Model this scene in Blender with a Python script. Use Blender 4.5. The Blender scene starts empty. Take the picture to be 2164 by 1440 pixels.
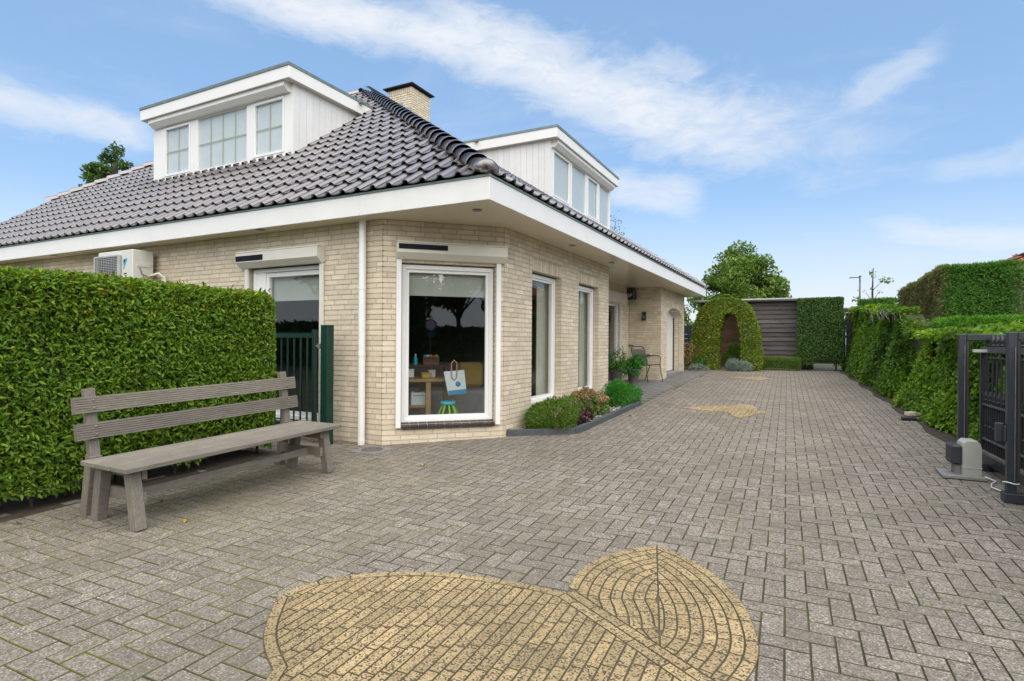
import bpy, math, random
import numpy as np
from mathutils import Vector, Matrix

# ------------------------------------------------------------------ camera, sky, sun, exposure
scene = bpy.context.scene
COL = scene.collection
F_PX, CAM_H, CX, CY = 1200.0, 1.38, 1082.0, 721.0     # focal length in photo pixels, eye height, principal column, horizon row
ROLL = math.radians(0.4)
YAW = math.atan((1708 - CX) / F_PX)
SLOPE = 0.0265                                        # the drive rises away from the street

cam_data = bpy.data.cameras.new('Camera')
cam = bpy.data.objects.new('Camera', cam_data)
COL.objects.link(cam)
cam.location = (0, 0, CAM_H)
cam.rotation_mode = 'QUATERNION'
cam.rotation_quaternion = (Matrix.Rotation(YAW, 3, 'Z') @ Matrix.Rotation(math.pi / 2, 3, 'X') @ Matrix.Rotation(ROLL, 3, 'Z')).to_quaternion()
cam_data.sensor_width = 36.0
cam_data.lens = 36.0 * F_PX / 2164.0
cam_data.shift_y = (CY - 720.0) / 2164.0
cam_data.clip_start = 0.05
cam_data.clip_end = 2000
scene.camera = cam

SUN_EL, SUN_AZ = math.radians(56), math.radians(140)   # azimuth measured from +Y towards +X
world = bpy.data.worlds.new('World')
scene.world = world
world.use_nodes = True


def build_world():
    nt = world.node_tree
    nt.nodes.clear()
    N = nt.nodes.new
    L = nt.links.new
    out = N('ShaderNodeOutputWorld')
    bg = N('ShaderNodeBackground')
    bg.inputs['Strength'].default_value = 0.084
    L(bg.outputs[0], out.inputs[0])
    sky = N('ShaderNodeTexSky')
    sky.sky_type = 'NISHITA'
    sky.sun_disc = False
    sky.sun_elevation = SUN_EL
    sky.sun_rotation = SUN_AZ
    sky.altitude = 20
    sky.air_density = 1.0
    sky.dust_density = 0.6
    sky.ozone_density = 1.6
    tc = N('ShaderNodeTexCoord')

    def m(op, a, b=None, c=None, clamp=False):
        n = N('ShaderNodeMath')
        n.operation = op
        n.use_clamp = clamp
        for i, v in enumerate((a, b, c)):
            if v is None:
                continue
            if isinstance(v, (int, float)):
                n.inputs[i].default_value = v
            else:
                L(v, n.inputs[i])
        return n.outputs[0]

    def smooth(v, lo, hi, a=0.0, b=1.0):
        n = N('ShaderNodeMapRange')
        n.interpolation_type = 'SMOOTHSTEP'
        L(v, n.inputs[0])
        for i, x in enumerate((lo, hi, a, b)):
            n.inputs[i + 1].default_value = x
        return n.outputs[0]
    sep = N('ShaderNodeSeparateXYZ')
    L(tc.outputs['Generated'], sep.inputs[0])
    x, y, z = sep.outputs
    az = m('ARCTAN2', x, y)
    el = m('ARCSINE', z)
    comb = N('ShaderNodeCombineXYZ')
    L(az, comb.inputs[0])
    L(el, comb.inputs[1])

    def noise(vec, sx, sy, rot, scale, detail, rough, dist=0.0, off=0.0):
        mp = N('ShaderNodeMapping')
        mp.inputs['Rotation'].default_value = (0, 0, rot)
        mp.inputs['Scale'].default_value = (sx, sy, 1)
        mp.inputs['Location'].default_value = (off, off * .7, off)
        L(vec, mp.inputs[0])
        n = N('ShaderNodeTexNoise')
        n.inputs['Scale'].default_value = scale
        n.inputs['Detail'].default_value = detail
        n.inputs['Roughness'].default_value = rough
        n.inputs['Distortion'].default_value = dist
        L(mp.outputs[0], n.inputs['Vector'])
        return n.outputs[0]
    rot = math.radians(24)
    n_fine = noise(comb.outputs[0], 1.0, 2.4, rot, 6.0, 9, .64, .4)
    n_big = noise(comb.outputs[0], 1.0, 1.9, rot, 1.7, 4, .5, .3, 3.1)
    n_wisp = noise(comb.outputs[0], 1.0, 2.2, rot, 15.0, 10, .66, .6, 1.7)
    n_mid = noise(comb.outputs[0], 1.0, 3.2, math.radians(10), 3.2, 7, .6, .6, 7.3)

    R = math.radians

    def band(az0, el0, az1, el1, w0, w1, bend=0.0, amp=1.7):
        # a long streak of cirrus between two directions of the sky, frayed by noise
        k = (el1 - el0) / (az1 - az0)
        d = m('SUBTRACT', az, (az0 + az1) / 2)
        line = m('ADD', m('MULTIPLY', d, k), (el0 + el1) / 2)
        if bend:
            line = m('SUBTRACT', m('ADD', line, R(4.6)), m('MULTIPLY', m('SQRT', m('ADD', m('MULTIPLY', d, d), R(5) ** 2)), bend))
        t = m('DIVIDE', m('SUBTRACT', az, az0), az1 - az0)
        w = m('ADD', m('MULTIPLY', t, w1 - w0), w0)
        wob = m('MULTIPLY', m('SUBTRACT', n_big, .5), .07)
        dist = m('DIVIDE', m('ABSOLUTE', m('ADD', m('SUBTRACT', el, line), wob)), w)
        fray = m('ADD', m('MULTIPLY', m('SUBTRACT', n_fine, .5), amp), m('MULTIPLY', m('SUBTRACT', n_wisp, .5), 1.5))
        core = smooth(m('ADD', dist, fray), .2, 1.35, 1, 0)
        tn = m('ADD', t, m('MULTIPLY', m('SUBTRACT', n_fine, .5), .45))
        ends = m('MULTIPLY', smooth(tn, -.12, .22), smooth(tn, .72, 1.08, 1, 0))
        return m('MULTIPLY', m('MULTIPLY', core, ends), smooth(n_wisp, .25, .68, .6, 1.0))
    b1 = m('MULTIPLY', band(R(-68), R(30.5), R(5), R(16.3), R(1.5), R(4.4), .125), .98)
    b2 = m('MULTIPLY', band(R(-19), R(15.5), R(-9), R(13.6), R(1.8), R(2.4)), .75)
    b3 = m('MULTIPLY', band(R(-73), R(17.6), R(-59), R(16.6), R(1.7), R(1.3), 0, 2.4), .8)
    b4 = m('MULTIPLY', band(R(4), R(10.5), R(19), R(7.0), R(1.4), R(1.9)), .75)
    b5 = m('MULTIPLY', band(R(2), R(20.3), R(10), R(23.2), R(1.3), R(1.2), 0, 3.4), .5)
    b6 = m('MULTIPLY', band(R(8), R(14.2), R(20), R(14.6), R(1.0), R(1.6), 0, 3.2), .4)
    veil = m('MULTIPLY', smooth(n_mid, .5, .8), .22)
    low = m('MULTIPLY', smooth(el, 0.04, .25, 1, 0), m('ADD', m('MULTIPLY', n_mid, .7), .35))
    c = b1
    for b in (b2, b3, b4, b5, b6, veil, low):
        c = m('MAXIMUM', c, b)
    c = m('MULTIPLY', c, smooth(el, -.02, .01), clamp=True)
    # a thin even veil brightens the blue, as on a hazy bright day
    veil_mix = N('ShaderNodeMix')
    veil_mix.data_type = 'RGBA'
    veil_mix.inputs[0].default_value = .45
    L(sky.outputs[0], veil_mix.inputs[6])
    veil_mix.inputs[7].default_value = (2.3, 4.0, 6.5, 1)
    mix = N('ShaderNodeMix')
    mix.data_type = 'RGBA'
    L(c, mix.inputs[0])
    L(veil_mix.outputs[2], mix.inputs[6])
    mix.inputs[7].default_value = (5.2, 5.45, 5.8, 1)
    L(mix.outputs[2], bg.inputs['Color'])


build_world()

sun_data = bpy.data.lights.new('Sun', 'SUN')
sun_data.energy = 2.8
sun_data.angle = math.radians(105)
sun_data.color = (1.0, .91, .77)
sun = bpy.data.objects.new('Sun', sun_data)
COL.objects.link(sun)
sun.location = (20, -12, 30)
sd = Vector((math.sin(SUN_AZ) * math.cos(SUN_EL), math.cos(SUN_AZ) * math.cos(SUN_EL), math.sin(SUN_EL)))
sun.rotation_euler = sd.to_track_quat('Z', 'Y').to_euler()

vs = scene.view_settings
vs.view_transform = 'Standard'
vs.look = 'None'
vs.exposure = 1.0
vs.gamma = 1.0
vs.use_curve_mapping = False
scene.cycles.max_bounces = 8
scene.cycles.transparent_max_bounces = 12
scene.cycles.use_denoising = True

# ------------------------------------------------------------------ pixel <-> world helpers (directions only)
FW = np.array([-math.sin(YAW), math.cos(YAW), 0.0])
RT = np.array([math.cos(YAW), math.sin(YAW), 0.0])
CAMP = np.array([0, 0, CAM_H])


def project(p):
    d = np.asarray(p, float) - CAMP
    z = d @ FW
    u2, v2 = (d @ RT) / z, d[..., 2] / z
    cr, sr = math.cos(ROLL), math.sin(ROLL)
    return np.stack([CX + F_PX * (u2 * cr + v2 * sr), CY - F_PX * (-u2 * sr + v2 * cr), z], -1)


def ray(px, py):
    u, v = (px - CX) / F_PX, (CY - py) / F_PX
    cr, sr = math.cos(ROLL), math.sin(ROLL)
    return FW + RT * (u * cr - v * sr) + np.array([0, 0, 1.0]) * (u * sr + v * cr)


def on_ground(px, py):
    r = ray(px, py)
    return r * (-CAM_H / (r[2] - SLOPE * r[1])) + CAMP


def gz(y):
    return SLOPE * min(max(y, -5.0), 22.0)


def visible_rank(points, sizes=None, n=300, margin=20):
    """indices of the n pieces that show largest in the photo"""
    P = np.asarray(points, float)
    q = project(P)
    ok = (q[:, 2] > .3) & (q[:, 0] > -margin) & (q[:, 0] < 2164 + margin) & (q[:, 1] > -margin) & (q[:, 1] < 1440 + margin)
    key = np.where(ok, 1.0 / np.maximum(q[:, 2], .1), -1)
    if sizes is not None:
        key = np.where(ok, key * sizes, -1)
    order = np.argsort(-key)
    return [int(i) for i in order[:n] if key[i] > 0]


rnd = random.Random(7)
rng = np.random.default_rng(11)


# ------------------------------------------------------------------ mesh building
def link(o, parent=None):
    COL.objects.link(o)
    if parent is not None:
        o.parent = parent
    return o


def tag(o, label=None, cat=None, group=None, kind=None):
    if label:
        o['label'] = label
    if cat:
        o['category'] = cat
    if group:
        o['group'] = group
    if kind:
        o['kind'] = kind
    return o


def thing(name, label, cat, loc=(0, 0, 0), rz=0.0, group=None):
    o = bpy.data.objects.new(name, None)
    o.empty_display_size = .1
    link(o)
    o.location = loc
    o.rotation_euler = (0, 0, rz)
    return tag(o, label, cat, group)


def mesh_np(name, V, F, material, parent=None, rnds=None, smooth=False, mats=None):
    """F: (n,3) or (n,4) int array; rnds: per-face value"""
    V = np.asarray(V, np.float32)
    F = np.asarray(F, np.int32)
    me = bpy.data.meshes.new(name)
    k = F.shape[1]
    me.vertices.add(len(V))
    me.vertices.foreach_set('co', V.ravel())
    me.loops.add(F.size)
    me.loops.foreach_set('vertex_index', F.ravel())
    me.polygons.add(len(F))
    me.polygons.foreach_set('loop_start', np.arange(0, F.size, k, dtype=np.int32))
    me.polygons.foreach_set('loop_total', np.full(len(F), k, np.int32))
    me.polygons.foreach_set('use_smooth', np.full(len(F), bool(smooth)))
    if rnds is not None:
        a = me.attributes.new('rnd', 'FLOAT', 'FACE')
        a.data.foreach_set('value', np.asarray(rnds, np.float32))
    if mats is not None:
        me.polygons.foreach_set('material_index', np.asarray(mats, np.int32))
    me.update(calc_edges=True)
    me.materials.append(material)
    if mats is not None:
        me.materials.append(M['joint'])
    return link(bpy.data.objects.new(name, me), parent)


class MB:
    """collects faces of one part"""

    def __init__(self):
        self.v, self.f, self.r, self.s = [], [], [], []
        self.cur = 0.0

    def add(self, verts, faces, smooth=False):
        b = len(self.v)
        self.v += [tuple(map(float, p)) for p in verts]
        for f in faces:
            self.f.append(tuple(b + i for i in f))
            self.r.append(self.cur)
            self.s.append(smooth)
        return self

    def box(self, x0, x1, y0, y1, z0, z1, M=None):
        v = [(x, y, z) for z in (z0, z1) for y in (y0, y1) for x in (x0, x1)]
        if M is not None:
            v = [tuple(M @ Vector(p)) for p in v]
        return self.add(v, [(0, 2, 3, 1), (4, 5, 7, 6), (0, 1, 5, 4), (1, 3, 7, 5), (3, 2, 6, 7), (2, 0, 4, 6)])

    def cbox(self, x0, x1, y0, y1, z0, z1, c=.004, M=None):
        """box with chamfered edges"""
        xs, ys, zs = (x0, x1), (y0, y1), (z0, z1)
        v = []
        for iz in (0, 1):
            for iy in (0, 1):
                for ix in (0, 1):
                    sx, sy, sz = (1 - 2 * ix) * c, (1 - 2 * iy) * c, (1 - 2 * iz) * c
                    v += [(xs[ix], ys[iy] + sy, zs[iz] + sz), (xs[ix] + sx, ys[iy], zs[iz] + sz), (xs[ix] + sx, ys[iy] + sy, zs[iz])]
        def q(i, a):
            return i * 3 + a
        F = [(q(0, 0), q(4, 0), q(6, 0), q(2, 0)), (q(1, 0), q(3, 0), q(7, 0), q(5, 0)),
             (q(0, 1), q(1, 1), q(5, 1), q(4, 1)), (q(2, 1), q(6, 1), q(7, 1), q(3, 1)),
             (q(0, 2), q(2, 2), q(3, 2), q(1, 2)), (q(4, 2), q(5, 2), q(7, 2), q(6, 2)),
             (q(0, 0), q(0, 1), q(4, 1), q(4, 0)), (q(1, 1), q(1, 0), q(5, 0), q(5, 1)),
             (q(2, 1), q(2, 0), q(6, 0), q(6, 1)), (q(3, 0), q(3, 1), q(7, 1), q(7, 0)),
             (q(0, 2), q(1, 2), q(1, 1), q(0, 1)), (q(2, 1), q(3, 1), q(3, 2), q(2, 2)),
             (q(4, 1), q(5, 1), q(5, 2), q(4, 2)), (q(6, 2), q(7, 2), q(7, 1), q(6, 1)),
             (q(0, 0), q(2, 0), q(2, 2), q(0, 2)), (q(1, 2), q(3, 2), q(3, 0), q(1, 0)),
             (q(4, 2), q(6, 2), q(6, 0), q(4, 0)), (q(5, 0), q(7, 0), q(7, 2), q(5, 2)),
             (0, 2, 1), (3, 4, 5), (6, 7, 8), (9, 11, 10), (12, 13, 14), (15, 17, 16), (18, 20, 19), (21, 22, 23)]
        if M is not None:
            v = [tuple(M @ Vector(p)) for p in v]
        return self.add(v, F)

    def beam(self, a, b, w, h, up=(0, 0, 1), c=0.0):
        """square bar from a to b, w sideways, h along up"""
        a, b = Vector(a), Vector(b)
        d = (b - a).normalized()
        s = d.cross(Vector(up))
        if s.length < 1e-5:
            s = d.cross(Vector((1, 0, 0)))
        s.normalize()
        u = s.cross(d)
        M = Matrix(((s.x, d.x, u.x, a.x), (s.y, d.y, u.y, a.y), (s.z, d.z, u.z, a.z), (0, 0, 0, 1)))
        Ln = (b - a).length
        return self.cbox(-w / 2, w / 2, 0, Ln, -h / 2, h / 2, c, M) if c else self.box(-w / 2, w / 2, 0, Ln, -h / 2, h / 2, M)

    def tube(self, pts, r, n=8, cap=True):
        pts = [Vector(p) for p in pts]
        rs = r if isinstance(r, (list, tuple)) else [r] * len(pts)
        rings = []
        ref = None
        for i, p in enumerate(pts):
            d = (pts[min(i + 1, len(pts) - 1)] - pts[max(i - 1, 0)]).normalized()
            if ref is None:
                ref = Vector((0, 0, 1)) if abs(d.z) < .9 else Vector((1, 0, 0))
            s = d.cross(ref).normalized()
            ref = s.cross(d).normalized()
            rings.append([p + (s * math.cos(2 * math.pi * k / n) + ref * math.sin(2 * math.pi * k / n)) * rs[i] for k in range(n)])
        v = [q for ring in rings for q in ring]
        F = [(i * n + k, i * n + (k + 1) % n, (i + 1) * n + (k + 1) % n, (i + 1) * n + k) for i in range(len(pts) - 1) for k in range(n)]
        self.add(v, F, True)
        if cap:
            self.add(rings[0], [tuple(range(n))])
            self.add(rings[-1], [tuple(range(n - 1, -1, -1))])
        return self

    def lathe(self, prof, c=(0, 0, 0), n=16, smooth=True):
        """prof: list of (radius, z)"""
        v = [(c[0] + r * math.cos(2 * math.pi * k / n), c[1] + r * math.sin(2 * math.pi * k / n), c[2] + z) for r, z in prof for k in range(n)]
        F = [(i * n + k, i * n + (k + 1) % n, (i + 1) * n + (k + 1) % n, (i + 1) * n + k) for i in range(len(prof) - 1) for k in range(n)]
        self.add(v, F, smooth)
        m = len(prof) - 1
        self.add([v[k] for k in range(n)], [tuple(range(n - 1, -1, -1))])
        self.add([v[m * n + k] for k in range(n)], [tuple(range(n))])
        return self

    def prism(self, poly, z0, z1, M=None):
        """poly in xy, extruded along z"""
        n = len(poly)
        v = [(p[0], p[1], z0) for p in poly] + [(p[0], p[1], z1) for p in poly]
        if M is not None:
            v = [tuple(M @ Vector(p)) for p in v]
        return self.add(v, [tuple(range(n - 1, -1, -1)), tuple(range(n, 2 * n))] + [(i, (i + 1) % n, n + (i + 1) % n, n + i) for i in range(n)])

    def quad(self, *p):
        return self.add(p, [tuple(range(len(p)))])

    def mesh(self, name, material):
        me = bpy.data.meshes.new(name)
        me.from_pydata(self.v, [], self.f)
        a = me.attributes.new('rnd', 'FLOAT', 'FACE')
        a.data.foreach_set('value', self.r)
        me.polygons.foreach_set('use_smooth', self.s)
        me.materials.append(material)
        return me

    def build(self, name, material, parent=None):
        return link(bpy.data.objects.new(name, self.mesh(name, material)), parent)


# ------------------------------------------------------------------ materials
def new_mat(name):
    m = bpy.data.materials.new(name)
    m.use_nodes = True
    nt = m.node_tree
    return m, nt, nt.nodes['Principled BSDF']


def piece_random(nt):
    a = nt.nodes.new('ShaderNodeAttribute')
    a.attribute_name = 'rnd'
    oi = nt.nodes.new('ShaderNodeObjectInfo')
    s = nt.nodes.new('ShaderNodeMath')
    s.operation = 'ADD'
    nt.links.new(a.outputs['Fac'], s.inputs[0])
    nt.links.new(oi.outputs['Random'], s.inputs[1])
    fr = nt.nodes.new('ShaderNodeMath')
    fr.operation = 'FRACT'
    nt.links.new(s.outputs[0], fr.inputs[0])
    return fr.outputs[0]


def nnoise(nt, scale, detail=4, rough=.6, stretch=None, off=0.0):
    g = nt.nodes.new('ShaderNodeNewGeometry')
    vec = g.outputs['Position']
    if stretch or off:
        mp = nt.nodes.new('ShaderNodeMapping')
        mp.inputs['Scale'].default_value = stretch or (1, 1, 1)
        mp.inputs['Location'].default_value = (off, off, off)
        nt.links.new(vec, mp.inputs[0])
        vec = mp.outputs[0]
    n = nt.nodes.new('ShaderNodeTexNoise')
    n.inputs['Scale'].default_value = scale
    n.inputs['Detail'].default_value = detail
    n.inputs['Roughness'].default_value = rough
    nt.links.new(vec, n.inputs['Vector'])
    return n.outputs[0]


def ramp(nt, fac, stops):
    r = nt.nodes.new('ShaderNodeValToRGB')
    e = r.color_ramp.elements
    while len(e) < len(stops):
        e.new(.5)
    for i, (p, c) in enumerate(stops):
        e[i].position = p
        e[i].color = (*c, 1) if len(c) == 3 else c
    nt.links.new(fac, r.inputs[0])
    return r.outputs[0]


def mixc(nt, fac, a, b, mode='MIX'):
    n = nt.nodes.new('ShaderNodeMix')
    n.data_type = 'RGBA'
    n.blend_type = mode
    for i, v in ((0, fac), (6, a), (7, b)):
        if isinstance(v, (int, float)):
            n.inputs[i].default_value = v
        elif isinstance(v, tuple):
            n.inputs[i].default_value = (*v, 1)
        else:
            nt.links.new(v, n.inputs[i])
    return n.outputs[2]


def vary(nt, col, fac, lo, hi):
    """multiply colour by a value between lo and hi driven by fac"""
    mr = nt.nodes.new('ShaderNodeMapRange')
    mr.inputs[3].default_value = lo
    mr.inputs[4].default_value = hi
    nt.links.new(fac, mr.inputs[0])
    c = nt.nodes.new('ShaderNodeCombineColor')
    for i in range(3):
        nt.links.new(mr.outputs[0], c.inputs[i])
    return mixc(nt, 1.0, col, c.outputs[0], 'MULTIPLY')


def add_bump(nt, bsdf, height, strength, dist=.005):
    b = nt.nodes.new('ShaderNodeBump')
    b.inputs['Strength'].default_value = strength
    b.inputs['Distance'].default_value = dist
    nt.links.new(height, b.inputs['Height'])
    nt.links.new(b.outputs[0], bsdf.inputs['Normal'])


def pmat(name, col, rough=.6, col2=None, namt=1.0, nscale=6.0, var=.12, bump=0.0, bscale=120.0, metal=0.0, stretch=None, spec=.5, coat=0.0, stops=(.35, .7), coat_ior=1.5, coat_rough=.3):
    m, nt, b = new_mat(name)
    col2 = col2 or tuple(c * .8 for c in col)
    n = nnoise(nt, nscale, 6, .62, stretch)
    c = ramp(nt, n, [(stops[0], col2), (stops[1], col)])
    if namt < 1:
        c = mixc(nt, namt, col, c)
    if var:
        c = vary(nt, c, piece_random(nt), 1 - var, 1 + var * .6)
    nt.links.new(c, b.inputs['Base Color'])
    b.inputs['Roughness'].default_value = rough
    b.inputs['Metallic'].default_value = metal
    b.inputs['Specular IOR Level'].default_value = spec
    b.inputs['Coat Weight'].default_value = coat
    b.inputs['Coat Roughness'].default_value = coat_rough
    b.inputs['Coat IOR'].default_value = coat_ior
    if bump:
        add_bump(nt, b, nnoise(nt, bscale, 4, .6, stretch), bump)
    return m


def leaf_mat(name, stops, rough=.45, trans=.3, spec=.4):
    """stops: ramp over the per-leaf random value"""
    m, nt, b = new_mat(name)
    c = ramp(nt, piece_random(nt), stops)
    c = vary(nt, c, nnoise(nt, 2.2, 3), .75, 1.2)
    nt.links.new(c, b.inputs['Base Color'])
    b.inputs['Roughness'].default_value = rough
    b.inputs['Specular IOR Level'].default_value = spec
    t = nt.nodes.new('ShaderNodeBsdfTranslucent')
    tcol = mixc(nt, 1.0, c, (1.35, 1.25, .5), 'MULTIPLY')
    nt.links.new(tcol, t.inputs['Color'])
    mx = nt.nodes.new('ShaderNodeMixShader')
    mx.inputs[0].default_value = trans
    nt.links.new(b.outputs[0], mx.inputs[1])
    nt.links.new(t.outputs[0], mx.inputs[2])
    nt.links.new(mx.outputs[0], nt.nodes['Material Output'].inputs['Surface'])
    return m


def aggregate_mat(name, stops, rough=.85, dirt=(.09, .085, .06), dirt_amt=.5, vscale=190.0, var=.16, moss=.0):
    m, nt, b = new_mat(name)
    g = nt.nodes.new('ShaderNodeNewGeometry')
    v = nt.nodes.new('ShaderNodeTexVoronoi')
    v.inputs['Scale'].default_value = vscale
    nt.links.new(g.outputs['Position'], v.inputs['Vector'])
    sc = nt.nodes.new('ShaderNodeSeparateColor')
    nt.links.new(v.outputs['Color'], sc.inputs[0])
    c = ramp(nt, sc.outputs[0], stops)
    c = vary(nt, c, piece_random(nt), 1 - var, 1 + var)
    n1 = ramp(nt, nnoise(nt, 1.1, 6, .65), [(.42, (0, 0, 0)), (.72, (1, 1, 1))])
    s1 = nt.nodes.new('ShaderNodeMath')
    s1.operation = 'MULTIPLY'
    nt.links.new(n1, s1.inputs[0])
    s1.inputs[1].default_value = dirt_amt
    c = mixc(nt, s1.outputs[0], c, dirt)
    c = vary(nt, c, nnoise(nt, 9, 5, .7), .78, 1.2)
    if moss:
        n2 = ramp(nt, nnoise(nt, 2.4, 6, .7, None, 5.0), [(.55, (0, 0, 0)), (.75, (1, 1, 1))])
        s2 = nt.nodes.new('ShaderNodeMath')
        s2.operation = 'MULTIPLY'
        nt.links.new(n2, s2.inputs[0])
        s2.inputs[1].default_value = moss
        c = mixc(nt, s2.outputs[0], c, (.10, .115, .045))
    nt.links.new(c, b.inputs['Base Color'])
    b.inputs['Roughness'].default_value = rough
    add_bump(nt, b, sc.outputs[1], .35, .003)
    return m


def glass_mat(name, tint=(.92, .96, .95), refl=1.0):
    """thin window pane: Fresnel reflection over clear transmission"""
    m = bpy.data.materials.new(name)
    m.use_nodes = True
    nt = m.node_tree
    nt.nodes.remove(nt.nodes['Principled BSDF'])
    tr = nt.nodes.new('ShaderNodeBsdfTransparent')
    tr.inputs[0].default_value = (*tint, 1)
    gl = nt.nodes.new('ShaderNodeBsdfGlossy')
    gl.inputs['Roughness'].default_value = 0.004
    g = nt.nodes.new('ShaderNodeNewGeometry')
    dt = nt.nodes.new('ShaderNodeVectorMath')
    dt.operation = 'DOT_PRODUCT'
    nt.links.new(g.outputs['Incoming'], dt.inputs[0])
    nt.links.new(g.outputs['Normal'], dt.inputs[1])
    prev = dt.outputs['Value']
    for op, v, rev in (('ABSOLUTE', None, 0), ('SUBTRACT', 1.0, 1), ('POWER', 5.0, 0), ('MULTIPLY', 1 - .11 * refl, 0), ('ADD', .11 * refl, 0)):
        k = nt.nodes.new('ShaderNodeMath')
        k.operation = op
        k.use_clamp = op == 'ADD'
        if rev:
            k.inputs[0].default_value = v
            nt.links.new(prev, k.inputs[1])
        else:
            nt.links.new(prev, k.inputs[0])
            if v is not None:
                k.inputs[1].default_value = v
        prev = k.outputs[0]
    mr = k
    mx = nt.nodes.new('ShaderNodeMixShader')
    nt.links.new(mr.outputs[0], mx.inputs[0])
    nt.links.new(tr.outputs[0], mx.inputs[1])
    nt.links.new(gl.outputs[0], mx.inputs[2])
    nt.links.new(mx.outputs[0], nt.nodes['Material Output'].inputs['Surface'])
    return m


M = {}
M['paver'] = aggregate_mat('paver', [(.0, (.08, .067, .054)), (.25, (.165, .141, .114)), (.6, (.235, .202, .165)), (.88, (.295, .257, .213)), (.98, (.45, .40, .345))], dirt=(.14, .115, .082), dirt_amt=.6, moss=.4, var=.15, vscale=150)
M['patio'] = aggregate_mat('patio paver', [(.0, (.10, .10, .10)), (.3, (.16, .155, .15)), (.7, (.21, .2, .19)), (1, (.27, .26, .25))], dirt=(.12, .115, .10), vscale=260)
M['yellow_paver'] = aggregate_mat('yellow paver', [(.0, (.05, .045, .035)), (.2, (.08, .07, .05)), (.3, (.36, .25, .115)), (.7, (.43, .31, .15)), (1, (.50, .375, .195))], dirt=(.10, .085, .05), dirt_amt=.55, vscale=150)
m, nt, b = new_mat('joint')
gpos = nt.nodes.new('ShaderNodeNewGeometry')
sx = nt.nodes.new('ShaderNodeSeparateXYZ')
nt.links.new(gpos.outputs['Position'], sx.inputs[0])
mrx = nt.nodes.new('ShaderNodeMapRange')          # moss is thickest on the damp side by the hedge
for i_, v_ in ((1, -.8), (2, -3.2), (3, 0.0), (4, .16)):
    mrx.inputs[i_].default_value = v_
nt.links.new(sx.outputs[0], mrx.inputs[0])
mry = nt.nodes.new('ShaderNodeMapRange')
for i_, v_ in ((1, 5.0), (2, 3.0), (3, 0.0), (4, 1.0)):
    mry.inputs[i_].default_value = v_
nt.links.new(sx.outputs[1], mry.inputs[0])
mxy = nt.nodes.new('ShaderNodeMath')
mxy.operation = 'MULTIPLY_ADD'
nt.links.new(mrx.outputs[0], mxy.inputs[0])
nt.links.new(mry.outputs[0], mxy.inputs[1])
nt.links.new(nnoise(nt, 1.6, 5, .7), mxy.inputs[2])
c = ramp(nt, mxy.outputs[0], [(.40, (.075, .064, .046)), (.54, (.092, .088, .04)), (.70, (.14, .155, .032))])
nt.links.new(vary(nt, c, nnoise(nt, 60, 3), .6, 1.3), b.inputs['Base Color'])
b.inputs['Roughness'].default_value = .95
M['joint'] = m
M['motif_joint'] = pmat('motif joint', (.13, .105, .06), .95, (.085, .07, .038), nscale=3, var=0)
M['soil'] = pmat('soil', (.075, .055, .036), .95, (.035, .026, .018), nscale=14, bump=.6, bscale=40)
M['ground'] = pmat('ground', (.06, .085, .03), .95, (.07, .055, .035), nscale=.6)
M['asphalt'] = pmat('asphalt', (.06, .06, .06), .9, (.045, .045, .045), nscale=20, bump=.4, bscale=150)
M['brick'] = pmat('brick', (.73, .63, .47), .85, (.62, .525, .38), nscale=6, var=.13, bump=.22, bscale=70)
M['mortar'] = pmat('mortar', (.54, .475, .40), .95, (.43, .38, .315), nscale=12, bump=.2)
M['white'] = pmat('white paint', (.84, .82, .78), .35, (.80, .78, .74), nscale=3, var=0)
M['cream'] = pmat('cream paint', (.73, .69, .60), .4, (.68, .64, .55), nscale=4, var=.03)
M['white_pvc'] = pmat('white pvc', (.84, .83, .80), .25, (.81, .80, .77), nscale=3, var=0)
M['soffit'] = pmat('soffit panel', (.82, .74, .60), .14, (.80, .72, .58), nscale=2, var=0)
M['cladding'] = pmat('cladding', (.76, .745, .715), .45, (.71, .70, .67), nscale=4, var=.05)
M['zinc'] = pmat('zinc', (.22, .27, .25), .45, (.16, .2, .185), nscale=7, var=0, metal=.3)
M['black'] = pmat('black lead', (.012, .012, .013), .7, (.02, .02, .02), nscale=9, var=0)
M['solar'] = pmat('solar strip', (.008, .009, .014), .5, (.012, .012, .018), nscale=9, var=0, spec=.15)
M['lead'] = pmat('lead flashing', (.30, .36, .42), .5, (.22, .27, .32), nscale=9, var=0)
M['tile'] = pmat('roof tile', (.085, .068, .071), .4, (.06, .048, .05), nscale=3.5, var=.3, spec=.7, coat=1.0, coat_ior=1.75, coat_rough=.25)
def lichen(m, amt, scale, col, thr):
    nt = m.node_tree
    b = nt.nodes['Principled BSDF']
    src = b.inputs['Base Color'].links[0].from_socket
    f = ramp(nt, nnoise(nt, scale, 5, .7, None, 3.0), [(thr, (0, 0, 0)), (thr + .08, (amt, amt, amt))])
    nt.links.new(mixc(nt, f, src, col), b.inputs['Base Color'])
    rr_ = ramp(nt, nnoise(nt, 1.3, 4, .6, None, 9.0), [(.3, (.18, .18, .18)), (.7, (.42, .42, .42))])
    nt.links.new(rr_, b.inputs['Coat Roughness'])


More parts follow.
